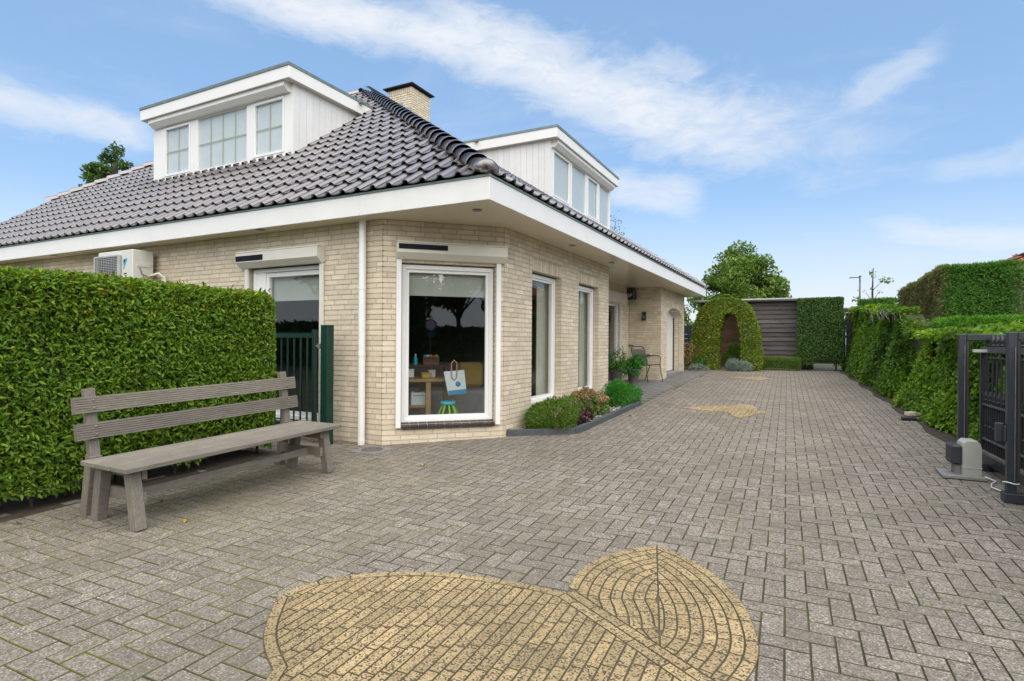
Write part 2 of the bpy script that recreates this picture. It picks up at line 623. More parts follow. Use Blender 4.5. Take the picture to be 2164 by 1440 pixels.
lichen(M['tile'], .45, 5.0, (.12, .12, .075), .64)
M['hip_tile'] = pmat('hip tile', (.095, .06, .055), .25, (.07, .045, .04), nscale=9, var=.25, spec=.9, coat=1.0, coat_ior=2.0)
M['sill_tile'] = pmat('sill tile', (.055, .038, .036), .25, (.04, .028, .028), nscale=9, var=.15)
M['underlay'] = pmat('roof underlay', (.02, .016, .016), .9, var=0)
M['glass'] = glass_mat('window glass')
M['glass_up'] = glass_mat('dormer glass', (.9, .95, .95), 1.25)
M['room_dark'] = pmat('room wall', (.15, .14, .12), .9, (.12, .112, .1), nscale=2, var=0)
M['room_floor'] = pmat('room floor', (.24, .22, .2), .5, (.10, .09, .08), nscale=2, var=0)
M['blind'] = pmat('blind', (.42, .42, .37), .9, (.38, .38, .33), nscale=3, var=0)
M['blind_white'] = pmat('white blind', (.66, .72, .73), .8, (.62, .68, .69), nscale=2, var=0)
M['curtain'] = pmat('curtain', (.55, .53, .45), .9, (.5, .48, .4), nscale=6, var=.1)
M['gold'] = pmat('glazing bar', (.62, .55, .33), .4, (.58, .5, .3), nscale=6, var=0)
for key, st in (('bench_wood', (14, .5, 14)), ('bench_leg', (14, 14, .6))):
    m, nt, b = new_mat('weathered wood')
    n = nnoise(nt, 16, 8, .7, st)
    c = ramp(nt, n, [(.3, (.11, .094, .075)), (.5, (.215, .19, .155)), (.72, (.31, .28, .235))])
    c = vary(nt, c, nnoise(nt, 3.5, 4), .72, 1.2)
    nt.links.new(vary(nt, c, piece_random(nt), .85, 1.1), b.inputs['Base Color'])
    b.inputs['Roughness'].default_value = .85
    add_bump(nt, b, n, .5, .004)
    M[key] = m
m, nt, b = new_mat('shed board')
n = nnoise(nt, 6, 8, .7, (.5, 5, 9))
c = ramp(nt, n, [(.3, (.045, .038, .034)), (.52, (.115, .10, .092)), (.75, (.21, .185, .17))])
nt.links.new(vary(nt, c, piece_random(nt), .7, 1.2), b.inputs['Base Color'])
b.inputs['Roughness'].default_value = .9
M['shed_board'] = m
M['shed_inner'] = pmat('shed inner board', (.30, .17, .095), .7, (.2, .11, .06), nscale=5, stretch=(.6, 4, 9), var=.25)
M['green_metal'] = pmat('green metal', (.006, .045, .028), .35, (.005, .035, .022), nscale=8, var=0)
M['dark_metal'] = pmat('anthracite metal', (.035, .042, .05), .42, (.028, .032, .038), nscale=12, var=0)
M['rail_metal'] = pmat('grey rail', (.09, .105, .11), .5, (.06, .07, .07), nscale=12, var=0)
M['iron'] = pmat('black iron', (.018, .02, .024), .45, (.03, .032, .034), nscale=30, var=0)
M['galv'] = pmat('galvanised', (.35, .33, .30), .5, (.2, .16, .12), nscale=10, var=0, metal=.4)
M['grey_plastic'] = pmat('grey plastic', (.47, .47, .41), .4, (.42, .42, .36), nscale=4, var=0)
M['dark_plastic'] = pmat('dark plastic', (.035, .035, .04), .5, (.045, .045, .05), nscale=4, var=0)
M['ac_white'] = pmat('unit casing', (.66, .65, .59), .4, (.6, .59, .53), nscale=4, var=0)
M['ac_dark'] = pmat('unit inside', (.06, .06, .062), .6, var=0)
M['ac_wire'] = pmat('unit grille', (.5, .5, .48), .4, var=0)
M['blue'] = pmat('emblem blue', (.03, .42, .62), .4, var=0)
M['concrete'] = pmat('concrete', (.27, .265, .25), .9, (.2, .195, .18), nscale=18, bump=.3)
M['kerb'] = pmat('kerb', (.085, .095, .105), .8, (.06, .066, .072), nscale=14, bump=.3, var=.1)
M['pot'] = pmat('pot', (.14, .135, .13), .7, (.1, .098, .095), nscale=9, var=.1)
M['chair_metal'] = pmat('chair metal', (.03, .027, .026), .4, var=0)
M['chair_mesh'] = pmat('chair mesh', (.10, .092, .088), .7, (.075, .07, .066), nscale=60, var=0)
M['lamp_glass'] = glass_mat('lamp glass', (.8, .8, .8), 1.0)
M['pebble'] = pmat('pebble', (.58, .56, .52), .8, (.36, .33, .29), nscale=40, var=.3)
M['bark'] = pmat('bark', (.085, .065, .045), .9, (.045, .035, .026), nscale=14, bump=.5, bscale=40)
M['twig'] = pmat('dry twig', (.36, .33, .28), .9, (.22, .2, .16), nscale=20, var=.2)
M['hedge_shade'] = pmat('hedge twig shade', (.05, .06, .02), .95, (.03, .032, .013), nscale=12, var=0)  # dark twig colour, painted as the shade seen through leaf gaps
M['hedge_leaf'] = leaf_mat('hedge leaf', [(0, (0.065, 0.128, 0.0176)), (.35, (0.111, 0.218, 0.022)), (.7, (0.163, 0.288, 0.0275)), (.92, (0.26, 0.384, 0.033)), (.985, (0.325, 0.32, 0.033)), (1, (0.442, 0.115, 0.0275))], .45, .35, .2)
M['ivy_leaf'] = leaf_mat('ivy leaf', [(0, (0.054, 0.109, 0.022)), (.4, (0.115, 0.23, 0.0242)), (.75, (0.203, 0.368, 0.0286)), (.93, (0.324, 0.483, 0.044)), (1, (0.405, 0.23, 0.099))], .45, .4, .3)
M['conifer_leaf'] = leaf_mat('conifer spray', [(0, (0.0525, 0.144, 0.0264)), (.5, (0.0825, 0.219, 0.0312)), (1, (0.165, 0.338, 0.048))], .6, .2, .3)
M['conifer_brown'] = leaf_mat('dry conifer spray', [(0, (0.103, 0.138, 0.0403)), (.5, (0.196, 0.218, 0.069)), (.8, (0.276, 0.23, 0.103)), (1, (0.345, 0.253, 0.127))], .7, .15, .3)
M['conifer_light'] = leaf_mat('fresh conifer spray', [(0, (.07, .20, .018)), (.6, (.12, .32, .03)), (1, (.22, .42, .05))], .6, .25, .3)
M['beech_leaf'] = leaf_mat('beech leaf', [(0, (0.077, 0.138, 0.0154)), (.35, (0.143, 0.23, 0.022)), (.7, (0.231, 0.31, 0.0275)), (.93, (0.363, 0.38, 0.033)), (1, (0.418, 0.253, 0.055))], .45, .25, .4)
M['dark_leaf'] = leaf_mat('dark hedge leaf', [(0, (0.0308, 0.0813, 0.0168)), (.5, (0.063, 0.144, 0.0264)), (1, (0.119, 0.225, 0.042))], .5, .2, .4)
M['tree_leaf'] = leaf_mat('tree leaf', [(0, (0.0675, 0.135, 0.018)), (.5, (0.128, 0.225, 0.027)), (1, (0.24, 0.345, 0.045))], .5, .3, .4)
M['far_leaf'] = leaf_mat('far tree leaf', [(0, (0.03, 0.0825, 0.018)), (.5, (0.06, 0.128, 0.027)), (1, (0.128, 0.21, 0.045))], .6, .25, .3)
M['silver_leaf'] = leaf_mat('silver leaf', [(0, (0.143, 0.208, 0.169)), (.6, (0.26, 0.338, 0.286)), (1, (0.416, 0.42, 0.42))], .7, .15, .3)
M['grass_light'] = leaf_mat('low hedge leaf', [(0, (0.0525, 0.128, 0.018)), (.6, (0.112, 0.225, 0.024)), (1, (0.195, 0.3, 0.0375))], .6, .2, .3)
M['dwarf_a'] = leaf_mat('dwarf conifer', [(0, (0.039, 0.104, 0.013)), (.5, (0.0975, 0.208, 0.0182)), (.85, (0.156, 0.26, 0.026)), (1, (0.26, 0.13, 0.039))], .6, .2, .3)
M['dwarf_b'] = leaf_mat('bright dwarf conifer', [(0, (0.0195, 0.117, 0.0104)), (.6, (0.0455, 0.234, 0.0182)), (1, (0.091, 0.351, 0.026))], .6, .2, .3)
M['dry_flower'] = leaf_mat('dry flower head', [(0, (.2, .12, .055)), (.5, (.36, .24, .12)), (.85, (.5, .37, .2)), (1, (.12, .2, .03))], .8, .2, .2)
M['purple_leaf'] = leaf_mat('purple leaf', [(0, (.035, .018, .02)), (.7, (.085, .035, .04)), (1, (.16, .08, .07))], .5, .15, .4)
M['pot_leaf'] = leaf_mat('pot plant leaf', [(0, (0.035, 0.126, 0.021)), (.6, (0.084, 0.224, 0.042)), (1, (0.196, 0.336, 0.07))], .5, .25, .4)
M['dead_leaf'] = leaf_mat('fallen leaf', [(0, (.16, .08, .03)), (.6, (.3, .17, .05)), (1, (.42, .33, .05))], .8, .1, .3)
M['red_tile'] = pmat('red roof tile', (.36, .13, .07), .75, (.24, .085, .05), nscale=9, var=.2)
M['red_brick'] = pmat('red brick', (.3, .14, .09), .85, (.2, .09, .06), nscale=14, var=.25)
M['dark_wood'] = pmat('dark wood', (.06, .035, .02), .6, var=0)
M['table_wood'] = pmat('table wood', (.34, .2, .085), .5, (.26, .15, .06), nscale=8, stretch=(1, 1, 6), var=.1)
M['bag'] = pmat('bag cloth', (.6, .63, .62), .8, (.5, .55, .56), nscale=30, var=0)
M['bag_blue'] = pmat('bag blue', (.02, .22, .42), .7, var=0)
M['handle_tan'] = pmat('bag handle', (.45, .26, .15), .7, var=0)
M['lime'] = pmat('lime plastic', (.22, .5, .02), .4, var=0)
M['cyan'] = pmat('cyan plastic', (.02, .45, .6), .4, var=0)
M['mustard'] = pmat('mustard cloth', (.45, .29, .06), .9, var=0)
M['grey_cloth'] = pmat('grey cloth', (.3, .29, .28), .9, var=0)
M['brown_cloth'] = pmat('brown cloth', (.16, .09, .06), .9, var=0)
M['red'] = pmat('sign red', (.5, .02, .02), .4, var=0)
M['leaf_yellow'] = pmat('fruit', (.5, .35, .05), .5, var=0)
M['shutter_grey'] = pmat('panel grey', (.46, .46, .44), .5, var=0)

# ------------------------------------------------------------------ things whose parts are written in world coordinates
ROOTINV = {}


def wthing(name, label, cat, loc, group=None):
    o = thing(name, label, cat, loc, 0, group)
    ROOTINV[o.name] = Matrix.Translation(loc).inverted()
    return o


_link = link


def link(o, parent=None):
    _link(o, parent)
    if parent is not None and parent.name in ROOTINV:
        o.matrix_parent_inverse = ROOTINV[parent.name]
    return o


def inst(name, me, parent, M4):
    o = bpy.data.objects.new(name, me)
    link(o, parent)
    o.matrix_basis = M4
    return o


# ------------------------------------------------------------------ foliage
def norm(a):
    return a / np.maximum(np.linalg.norm(a, axis=-1, keepdims=True), 1e-9)


def leaf_frames(P, Nv, out=.55, up=.25, jitter=.8, droop=0.0, nup=.6):
    n = len(P)
    R = rng.normal(size=(n, 3))
    T = norm(R - (R * Nv).sum(1, keepdims=True) * Nv)
    D = norm(T + Nv * out + np.array([0, 0, up - droop]) + rng.normal(size=(n, 3)) * .15)
    A = Nv + rng.normal(size=(n, 3)) * jitter + np.array([0, 0, nup])
    Nn = norm(A - (A * D).sum(1, keepdims=True) * D)
    return D, Nn


LEAF6 = np.array([(0, 1, 6), (1, 2, 6), (2, 3, 6), (0, 6, 5), (5, 6, 4), (4, 6, 3)])


def leaf_arrays(P, D, Nn, L, W, detail=False, fold=.18):
    n = len(P)
    L = np.broadcast_to(np.asarray(L, float), (n,))[:, None]
    W = np.broadcast_to(np.asarray(W, float), (n,))[:, None]
    S = np.cross(D, Nn)
    if detail:
        up = Nn * W * fold
        V = np.stack([P, P + D * L * .28 + S * W * .45 + up, P + D * L * .62 + S * W * .42 + up, P + D * L - Nn * L * .12,
                      P + D * L * .62 - S * W * .42 + up, P + D * L * .28 - S * W * .45 + up, P + D * L * .5], 1)
        F = (np.arange(n)[:, None, None] * 7 + LEAF6[None]).reshape(-1, 3)
        return V.reshape(-1, 3), F, 6
    V = np.stack([P, P + D * L * .45 + S * W * .5 + Nn * W * fold, P + D * L - Nn * L * .1, P + D * L * .45 - S * W * .5 + Nn * W * fold], 1)
    b = np.arange(n)[:, None] * 4
    F = np.concatenate([b + np.array([[0, 1, 2]]), b + np.array([[0, 2, 3]])], 1).reshape(-1, 3)
    return V.reshape(-1, 3), F, 2


def leaves(name, P, Nv, L, W, mat, parent, out=.55, up=.25, jitter=.8, detail=False, kind='stuff', lv=.35, rmap=None, droop=0.0, nup=.6):
    n = len(P)
    D, Nn = leaf_frames(P, Nv, out, up, jitter, droop, nup)
    sc = rng.uniform(1 - lv, 1 + lv, n)
    V, F, k = leaf_arrays(P, D, Nn, L * sc, W * sc, detail)
    r = rng.random(n) * .999 if rmap is None else np.clip(rmap, 0, .999)
    o = mesh_np(name, V, F, mat, parent, np.repeat(r, k))
    if kind:
        o['kind'] = kind
    return o


def box_points(x0, x1, y0, y1, z0, z1, dens, faces='-x+x-y+y+z', depth=.05, rad=.0):
    """points near the faces of a box with outward normals; rad rounds the edges"""
    P, N = [], []
    for s, ax in [(faces[i], faces[i + 1]) for i in range(0, len(faces), 2)]:
        a = 'xyz'.index(ax)
        lo, hi = np.array([x0, y0, z0]), np.array([x1, y1, z1])
        o = [i for i in range(3) if i != a]
        n = int(dens * (hi[o[0]] - lo[o[0]]) * (hi[o[1]] - lo[o[1]]))
        p = rng.uniform(lo, hi, (n, 3))
        sg = 1 if s == '+' else -1
        p[:, a] = (hi if sg > 0 else lo)[a] - sg * rng.random(n) ** 1.5 * depth
        nv = np.zeros((n, 3))
        nv[:, a] = sg
        P.append(p)
        N.append(nv)
    P, N = np.concatenate(P), np.concatenate(N)
    if rad:
        c = np.array([(x0 + x1) / 2, (y0 + y1) / 2, (z0 + z1) / 2])
        h = np.array([x1 - x0, y1 - y0, z1 - z0]) / 2
        q = P - c
        inner = np.maximum(h - rad, 1e-3)
        cl = np.clip(q, -inner, inner)
        cl[:, 2] = np.maximum(cl[:, 2], np.minimum(q[:, 2], inner[2]))
        d = q - cl
        ln = np.linalg.norm(d, axis=1, keepdims=True)
        over = (ln > rad).ravel()
        q[over] = (cl + d / np.maximum(ln, 1e-6) * rad)[over]
        N = np.where(ln > 1e-4, norm(N * .5 + norm(d) * .5), N)
        P = q + c
    return P, norm(N)


def ellipsoid_points(c, r, n, shell=.55, zmin=-1.0):
    d = norm(rng.normal(size=(int(n * 1.6), 3)))
    d = d[d[:, 2] > zmin][:n]
    k = shell + (1 - shell) * rng.random(len(d)) ** .5
    return np.asarray(c) + d * np.asarray(r) * k[:, None], norm(d / np.asarray(r))


def smooth_noise(P, scale, seed=0):
    """cheap 3D value noise in [0,1] from a few random sines"""
    g = np.random.default_rng(seed)
    s = np.zeros(len(P))
    for _ in range(7):
        k = g.normal(size=3) * scale
        s += np.sin(P @ k + g.random() * 6.28)
    return .5 + s / 7.0


def rot_between(D, Nn, P):
    S = np.cross(D, Nn)
    return Matrix(((S[0], D[0], Nn[0], P[0]), (S[1], D[1], Nn[1], P[1]), (S[2], D[2], Nn[2], P[2]), (0, 0, 0, 1)))


def make_tree(name, label, base, trunk_h, trunk_r, clumps, leaf_n, L, W, mat, group=None, bark=None, shell=.2, jitter=1.2):
    """clumps: list of (offset from base, radii); limbs run from the trunk to every clump"""
    t = wthing(name, label, 'tree', base, group)
    b = Vector(base)
    mb = MB()
    mb.tube([b + Vector((0, 0, -.2)), b + Vector((.02, .03, trunk_h * .5)), b + Vector((-.03, .02, trunk_h)), b + Vector((0, 0, trunk_h * 1.35))],
            [trunk_r * 1.25, trunk_r, trunk_r * .8, trunk_r * .4], 9)
    for o, r in clumps:
        e = b + Vector(o)
        s = b + Vector((0, 0, min(trunk_h * (.75 + .3 * rnd.random()), o[2])))
        mid = s.lerp(e, .5) + Vector((0, 0, .12 * (e - s).length))
        mb.tube([s, mid, e], [trunk_r * .45, trunk_r * .28, trunk_r * .1], 6)
    mb.build('trunk', bark or M['bark'], t)
    tot = sum(r[0] * r[1] + r[0] * r[2] for _, r in clumps)
    Ps, Ns = [], []
    for o, r in clumps:
        n = int(leaf_n * (r[0] * r[1] + r[0] * r[2]) / tot)
        p, nv = ellipsoid_points(np.array(base) + np.array(o), r, n, shell)
        Ps.append(p)
        Ns.append(nv)
    P, Nv = np.concatenate(Ps), np.concatenate(Ns)
    tuft = smooth_noise(P, 1.0 / max(.18, L * 1.6), 3)
    keep = tuft > .38 + rng.normal(size=len(P)) * .06
    P, Nv = P[keep], Nv[keep]
    r = np.clip(rng.random(len(P)) * .6 + smooth_noise(P, 2.0, 5) * .5 - .05, 0, .99)
    leaves('crown', P, Nv, L, W, mat, t, out=.4, up=0, jitter=jitter, rmap=r)
    return t


# ------------------------------------------------------------------ ground, road
def structure(o):
    o['kind'] = 'structure'
    return o


gm = MB()
ys = [-400, -13.2, -5, 22, 400]
for a, bb in zip(ys, ys[1:]):
    gm.quad((-400, a, gz(a) - .06), (400, a, gz(a) - .06), (400, bb, gz(bb) - .06), (-400, bb, gz(bb) - .06))
structure(gm.build('ground', M['ground']))
rm = MB()
rm.quad((-120, -13, gz(-9) - .03), (120, -13, gz(-9) - .03), (120, -6, gz(-9) - .03), (-120, -6, gz(-9) - .03))
structure(rm.build('road', M['asphalt']))

# ------------------------------------------------------------------ the motif outline (ground plane points)
def gpts(pix):
    return [tuple(on_ground(*p)[:2]) for p in pix]


def catmull(pts, k=6, closed=False):
    P = [np.array(p) for p in pts]
    n = len(P)
    out = []
    for i in range(n if closed else n - 1):
        p0, p1, p2, p3 = P[(i - 1) % n if closed else max(i - 1, 0)], P[i], P[(i + 1) % n], P[(i + 2) % n if closed else min(i + 2, n - 1)]
        for j in range(k):
            t = j / k
            out.append(.5 * ((2 * p1) + (-p0 + p2) * t + (2 * p0 - 5 * p1 + 4 * p2 - p3) * t * t + (-p0 + 3 * p1 - 3 * p2 + p3) * t ** 3))
    if not closed:
        out.append(P[-1])
    return [tuple(p) for p in out]


def clip_half(poly, a, b):
    """keep the part of poly to the left of a->b"""
    out = []
    def side(p):
        return (b[0] - a[0]) * (p[1] - a[1]) - (b[1] - a[1]) * (p[0] - a[0])
    for i, p in enumerate(poly):
        q = poly[(i + 1) % len(poly)]
        sp, sq = side(p), side(q)
        if sp >= 0:
            out.append(p)
        if (sp >= 0) != (sq >= 0):
            t = sp / (sp - sq)
            out.append((p[0] + (q[0] - p[0]) * t, p[1] + (q[1] - p[1]) * t))
    return out


def area(poly):
    return .5 * sum(p[0] * q[1] - q[0] * p[1] for p, q in zip(poly, poly[1:] + poly[:1]))


def clip_convex(poly, conv):
    if area(conv) < 0:
        conv = conv[::-1]
    for i in range(len(conv)):
        poly = clip_half(poly, conv[i], conv[(i + 1) % len(conv)])
        if len(poly) < 3:
            return []
    return poly


def inside(poly, x, y):
    c = False
    for (x0, y0), (x1, y1) in zip(poly, poly[1:] + poly[:1]):
        if (y0 > y) != (y1 > y) and x < (x1 - x0) * (y - y0) / (y1 - y0) + x0:
            c = not c
    return c


def inset_poly(poly, d):
    """move every edge inwards by d (counter-clockwise polygon)"""
    n = len(poly)
    out = []
    for i in range(n):
        p0, p1, p2 = (np.array(poly[j % n]) for j in (i - 1, i, i + 1))
        e1, e2 = p1 - p0, p2 - p1
        n1 = np.array([-e1[1], e1[0]]) / max(np.linalg.norm(e1), 1e-6)
        n2 = np.array([-e2[1], e2[0]]) / max(np.linalg.norm(e2), 1e-6)
        out.append(tuple(p1 + (n1 + n2) / max(1 + n1 @ n2, .3) * d))
    return out


stemA, stemB = gpts([(1195, 1257)])[0], (-.10, 2.12)
arc_top = gpts([(585, 1265), (650, 1237), (740, 1219), (850, 1211), (950, 1214), (1060, 1228), (1140, 1243), (1195, 1257)])
arc_left = gpts([(575, 1420), (557, 1370), (560, 1325), (585, 1265)])
low_l = [(-1.72, 1.30), (-1.40, 1.13), (-1.0, 1.10), (-.55, 1.30), (-.2, 1.70)]
lobeA = catmull(arc_top, 4)[::-1][:-1] + catmull(arc_left[::-1], 4)[:-1] + catmull([arc_left[0]] + low_l + [stemB], 4)
petal = gpts([(1195, 1257), (1222, 1212), (1262, 1184), (1320, 1166), (1388, 1155)])
petal2 = gpts([(1388, 1155), (1452, 1180), (1520, 1225), (1572, 1282), (1600, 1345), (1603, 1395), (1580, 1440)])
lobeB = catmull(petal, 4)[:-1] + catmull(petal2 + [(-.15, 2.28), stemB], 4)
if area(lobeA) < 0:
    lobeA = lobeA[::-1]
if area(lobeB) < 0:
    lobeB = lobeB[::-1]
far1 = gpts([(1438, 862), (1500, 859), (1545, 859), (1562, 856), (1583, 856), (1598, 862), (1600, 869), (1622, 870), (1622, 875), (1597, 875), (1585, 881), (1562, 884), (1546, 880), (1538, 872), (1480, 868)])
far2 = gpts([(1535, 798.6), (1580, 798), (1604, 797.2), (1622, 799), (1629, 801), (1612, 804), (1596, 804), (1582, 802)])
far1, far2 = far1[::-1], far2[::-1]


def in_motif(x, y, mode=0):
    return any(inside(p, x, y) for p in (lobeA, lobeB, far1, far2))


# ------------------------------------------------------------------ planter, patio and drive outlines
K = gpts([(1078, 921), (1215, 917), (1290, 885), (1350, 857)])
K[0] = (-3.40, K[0][1] - .04)
K[3] = (K[3][0], 10.0)
planter = [K[0], K[1], K[2], K[3], (-3.40, 10.0)]
PATIO_X = K[3][0]


def in_drive(x, y):
    if not .75 < y < 20.9:
        return False
    xr = 1.61 - (y - 8.96) * .0507 + .12
    if x > (xr if y > 9.0 else 2.9):
        return False
    if y < 4.45:
        if x < -5.42:
            return False
    elif y < 5.24:
        if x < -7.5:
            return False
    elif y < 6.35:
        if x - y < -9.78:
            return False
    elif x < -3.45:
        return False
    if y > 9.95 and y < 18.1 and x < PATIO_X:
        return False
    if inside(planter, x, y):
        return False
    return True


# ------------------------------------------------------------------ pavers: herringbone, 0.1 x 0.2
PW = .1
PA = math.radians(1.75)
TILT = Matrix.Rotation(math.atan(SLOPE), 4, 'X')
dv = MB()
dv.quad((-7.6, .3, gz(.3) - .0065), (3.2, .3, gz(.3) - .0065), (3.2, 21.2, gz(21.2) - .0065), (-7.6, 21.2, gz(21.2) - .0065))
driveway = structure(dv.build('driveway', M['joint']))


def paver_shape(lx, ly, t=.05, c=.0026, g=.0026):
    x, y = lx / 2 - g, ly / 2 - g
    r = lambda a, z: [(-x + a, -y + a, z), (x - a, -y + a, z), (x - a, y - a, z), (-x + a, y - a, z)]
    V = r(0, -t) + r(0, -c) + r(c, 0)
    F = [(i, (i + 1) % 4, 4 + (i + 1) % 4, 4 + i) for i in range(4)] + [(4 + i, 4 + (i + 1) % 4, 8 + (i + 1) % 4, 8 + i) for i in range(4)] + [(8, 9, 10, 11)]
    return np.array(V), np.array(F)


def lay(parent, spots, V, F, mat, one, many, n=300):
    """spots: (x, y, angle); the pieces that show largest become objects, the rest one mesh"""
    pts = [(x, y, gz(y)) for x, y, a in spots]
    near = set(visible_rank(pts, n=n))
    mb = MB()
    mb.add(V, [tuple(f) for f in F])
    me = mb.mesh(one, mat)
    dirt_shade = [1] * 8 + [0]  # soil on sides and chamfers, also painted as joint shade
    me.materials.append(M['joint'])
    me.polygons.foreach_set('material_index', dirt_shade)
    VV, RR = [], []
    for i, (x, y, a) in enumerate(spots):
        j = [rnd.gauss(0, .004) for _ in range(2)]
        X4 = Matrix.Translation((x, y, gz(y) + rnd.uniform(-.0012, .0012))) @ TILT @ Matrix.Rotation(a + rnd.gauss(0, .006), 4, 'Z') @ Matrix.Rotation(j[0], 4, 'X') @ Matrix.Rotation(j[1] * .7, 4, 'Y')
        if i in near:
            inst(one, me, parent, X4)
        else:
            A = np.array(X4)
            VV.append(V @ A[:3, :3].T + A[:3, 3])
            RR.append(rnd.random())
    if VV:
        k = len(VV)
        FF = (np.arange(k)[:, None, None] * len(V) + F[None]).reshape(-1, 4)
        o = mesh_np(many, np.concatenate(VV), FF, mat, parent, np.repeat(RR, len(F)), mats=dirt_shade * k)
        o['kind'] = 'stuff'


spots = []
ca, sa = math.cos(PA), math.sin(PA)
for i in range(-85, 50):
    for j in range(2, 215):
        cc = (i - j) % 4
        if cc == 0:
            cells, ctr, ang = ((i, j), (i + 1, j)), (i + 1, j + .5), 0.0
        elif cc == 3:
            cells, ctr, ang = ((i, j), (i, j + 1)), (i + .5, j + 1), math.pi / 2
        else:
            continue
        w = [((a + .5) * PW * ca - (b2 + .5) * PW * sa, (a + .5) * PW * sa + (b2 + .5) * PW * ca) for a, b2 in cells]
        if not any(in_drive(*p) for p in w):
            continue
        x, y = ctr[0] * PW * ca - ctr[1] * PW * sa, ctr[0] * PW * sa + ctr[1] * PW * ca
        hx, hy = (PW, PW / 2) if ang == 0 else (PW / 2, PW)
        if all(in_motif(x + dx * ca - dy * sa, y + dx * sa + dy * ca) for dx in (-hx, 0, hx) for dy in (-hy, hy)):
            continue
        spots.append((x, y, PA + ang))
V, F = paver_shape(2 * PW, PW)
lay(driveway, spots, V, F, M['paver'], 'paver', 'pavers')

# porch strip in plain stretcher bond
pm = MB()
pm.quad((-4.4, 9.9, gz(9.9) - .003), (PATIO_X, 9.9, gz(9.9) - .003), (PATIO_X, 18.2, gz(18.2) - .003), (-4.4, 18.2, gz(18.2) - .003))
patio = structure(pm.build('porch_paving', M['joint']))
spots = []
for j in range(42):
    for i in range(-1, 10):
        x, y = -4.35 + (i + (.5 if j % 2 else 0)) * .2 + .1, 10.0 + j * .2 + .1
        if x + .06 < PATIO_X and not (x < -3.4 and y > 14.9):
            spots.append((x, y, 0.0))
V, F = paver_shape(.2, .2, g=.002)
lay(patio, spots, V, F, M['patio'], 'slab', 'slabs', 0)

# ------------------------------------------------------------------ yellow motif
ym = MB()
for poly in (lobeA, lobeB, far1, far2):
    ym.add([(x, y, gz(y) + .0035) for x, y in poly], [tuple(range(len(poly)))])
motif = structure(ym.build('paving_motif', M['motif_joint']))


def yellow_piece(poly, individual=True, g=.0024):
    if area(poly) < 0:
        poly = poly[::-1]
    if abs(area(poly)) < 6e-4:
        return
    # drop near-duplicate corners
    q = [p for i, p in enumerate(poly) if math.dist(p, poly[i - 1]) > .004]
    if len(q) < 3:
        return
    ins, ins2 = inset_poly(q, g), inset_poly(q, g + .0022)
    if area(ins2) < 2e-4:
        return
    n = len(q)
    V = [(x, y, gz(y) - .02) for x, y in ins] + [(x, y, gz(y) + .006) for x, y in ins] + [(x, y, gz(y) + .009) for x, y in ins2]
    F = [(i, (i + 1) % n, n + (i + 1) % n, n + i) for i in range(n)] + [(n + i, n + (i + 1) % n, 2 * n + (i + 1) % n, 2 * n + i) for i in range(n)] + [tuple(range(2 * n, 3 * n))]
    return V, F


def outline_ring(poly, width, step, skip=lambda p: False):
    """border bricks along a closed outline"""
    inn = inset_poly(poly, width)
    n = len(poly)
    pieces, cur, ln = [], [], 0.0
    for i in range(n):
        p, q = poly[i], poly[(i + 1) % n]
        if skip(p):
            if len(cur) > 1:
                pieces.append(cur)
            cur, ln = [], 0
            continue
        if not cur:
            cur = [i]
        ln += math.dist(p, q)
        cur.append((i + 1) % n)
        if ln > step:
            pieces.append(cur)
            cur, ln = [(i + 1) % n], 0.0
    if len(cur) > 1:
        pieces.append(cur)
    return [[poly[k] for k in c] + [inn[k] for k in c[::-1]] for c in pieces], inn


def resample(poly, step):
    P = [np.array(p) for p in poly] + [np.array(poly[0])]
    out = []
    for a, bb in zip(P, P[1:]):
        k = max(1, int(np.linalg.norm(bb - a) / step))
        out += [tuple(a + (bb - a) * j / k) for j in range(k)]
    return out


YP = []
la = resample(lobeA, .05)
ring, innA = outline_ring(la, .055, .17)
YP += ring
# straight rows of narrow bricks, lying along the drive
for i in range(-60, 10):
    off = (i * .37) % .2
    x0, x1 = i * .056, (i + 1) * .056
    for j in range(0, 22):
        y0 = .6 + j * .2 - off
        quad = [(px * ca - py * sa, px * sa + py * ca) for px, py in ((x0, y0), (x1, y0), (x1, y0 + .2), (x0, y0 + .2))]
        q2 = clip_convex(innA, quad)
        if len(q2) >= 3:
            YP.append(q2)
# the petal: nested curved rows, cut by the stem
ctr = np.array(on_ground(1385, 1335)[:2])
tip = np.array(petal[-1])
full = [p for p in lobeB]
lb = resample(lobeB, .03)
sdir = np.array(stemB) - np.array(stemA)
sn = np.array([-sdir[1], sdir[0]]) / np.linalg.norm(sdir)
sa2, sb2 = np.array(stemA) + sn * .055, np.array(stemB) + sn * .055
q1 = [tuple(stemA), tuple(stemB), tuple(sb2), tuple(sa2)]
slen = np.linalg.norm(sdir)
kk = int(slen / .19)
for k in range(kk):
    t0, t1 = k / kk, (k + 1) / kk
    a0, a1 = np.array(stemA) + sdir * t0, np.array(stemA) + sdir * t1
    YP.append([tuple(a0), tuple(a1), tuple(a1 + sn * .055), tuple(a0 + sn * .055)])
tipP = np.array(petal[-1])
axis = np.array(on_ground(1396, 1436)[:2]) - tipP
axis = axis / np.linalg.norm(axis)
axn = np.array([-axis[1], axis[0]])          # points to the right of the drive


def mirror(p):
    d = np.array(p) - tipP
    return tuple(tipP + d - 2 * (d @ axn) * axn)


right_line = catmull(petal2 + [(-.27, 2.16), (-.42, 2.0)], 6)
left_line = catmull(petal[::-1] + [mirror(p) for p in (petal2[4], petal2[5])] + [mirror((-.27, 2.16))], 6)


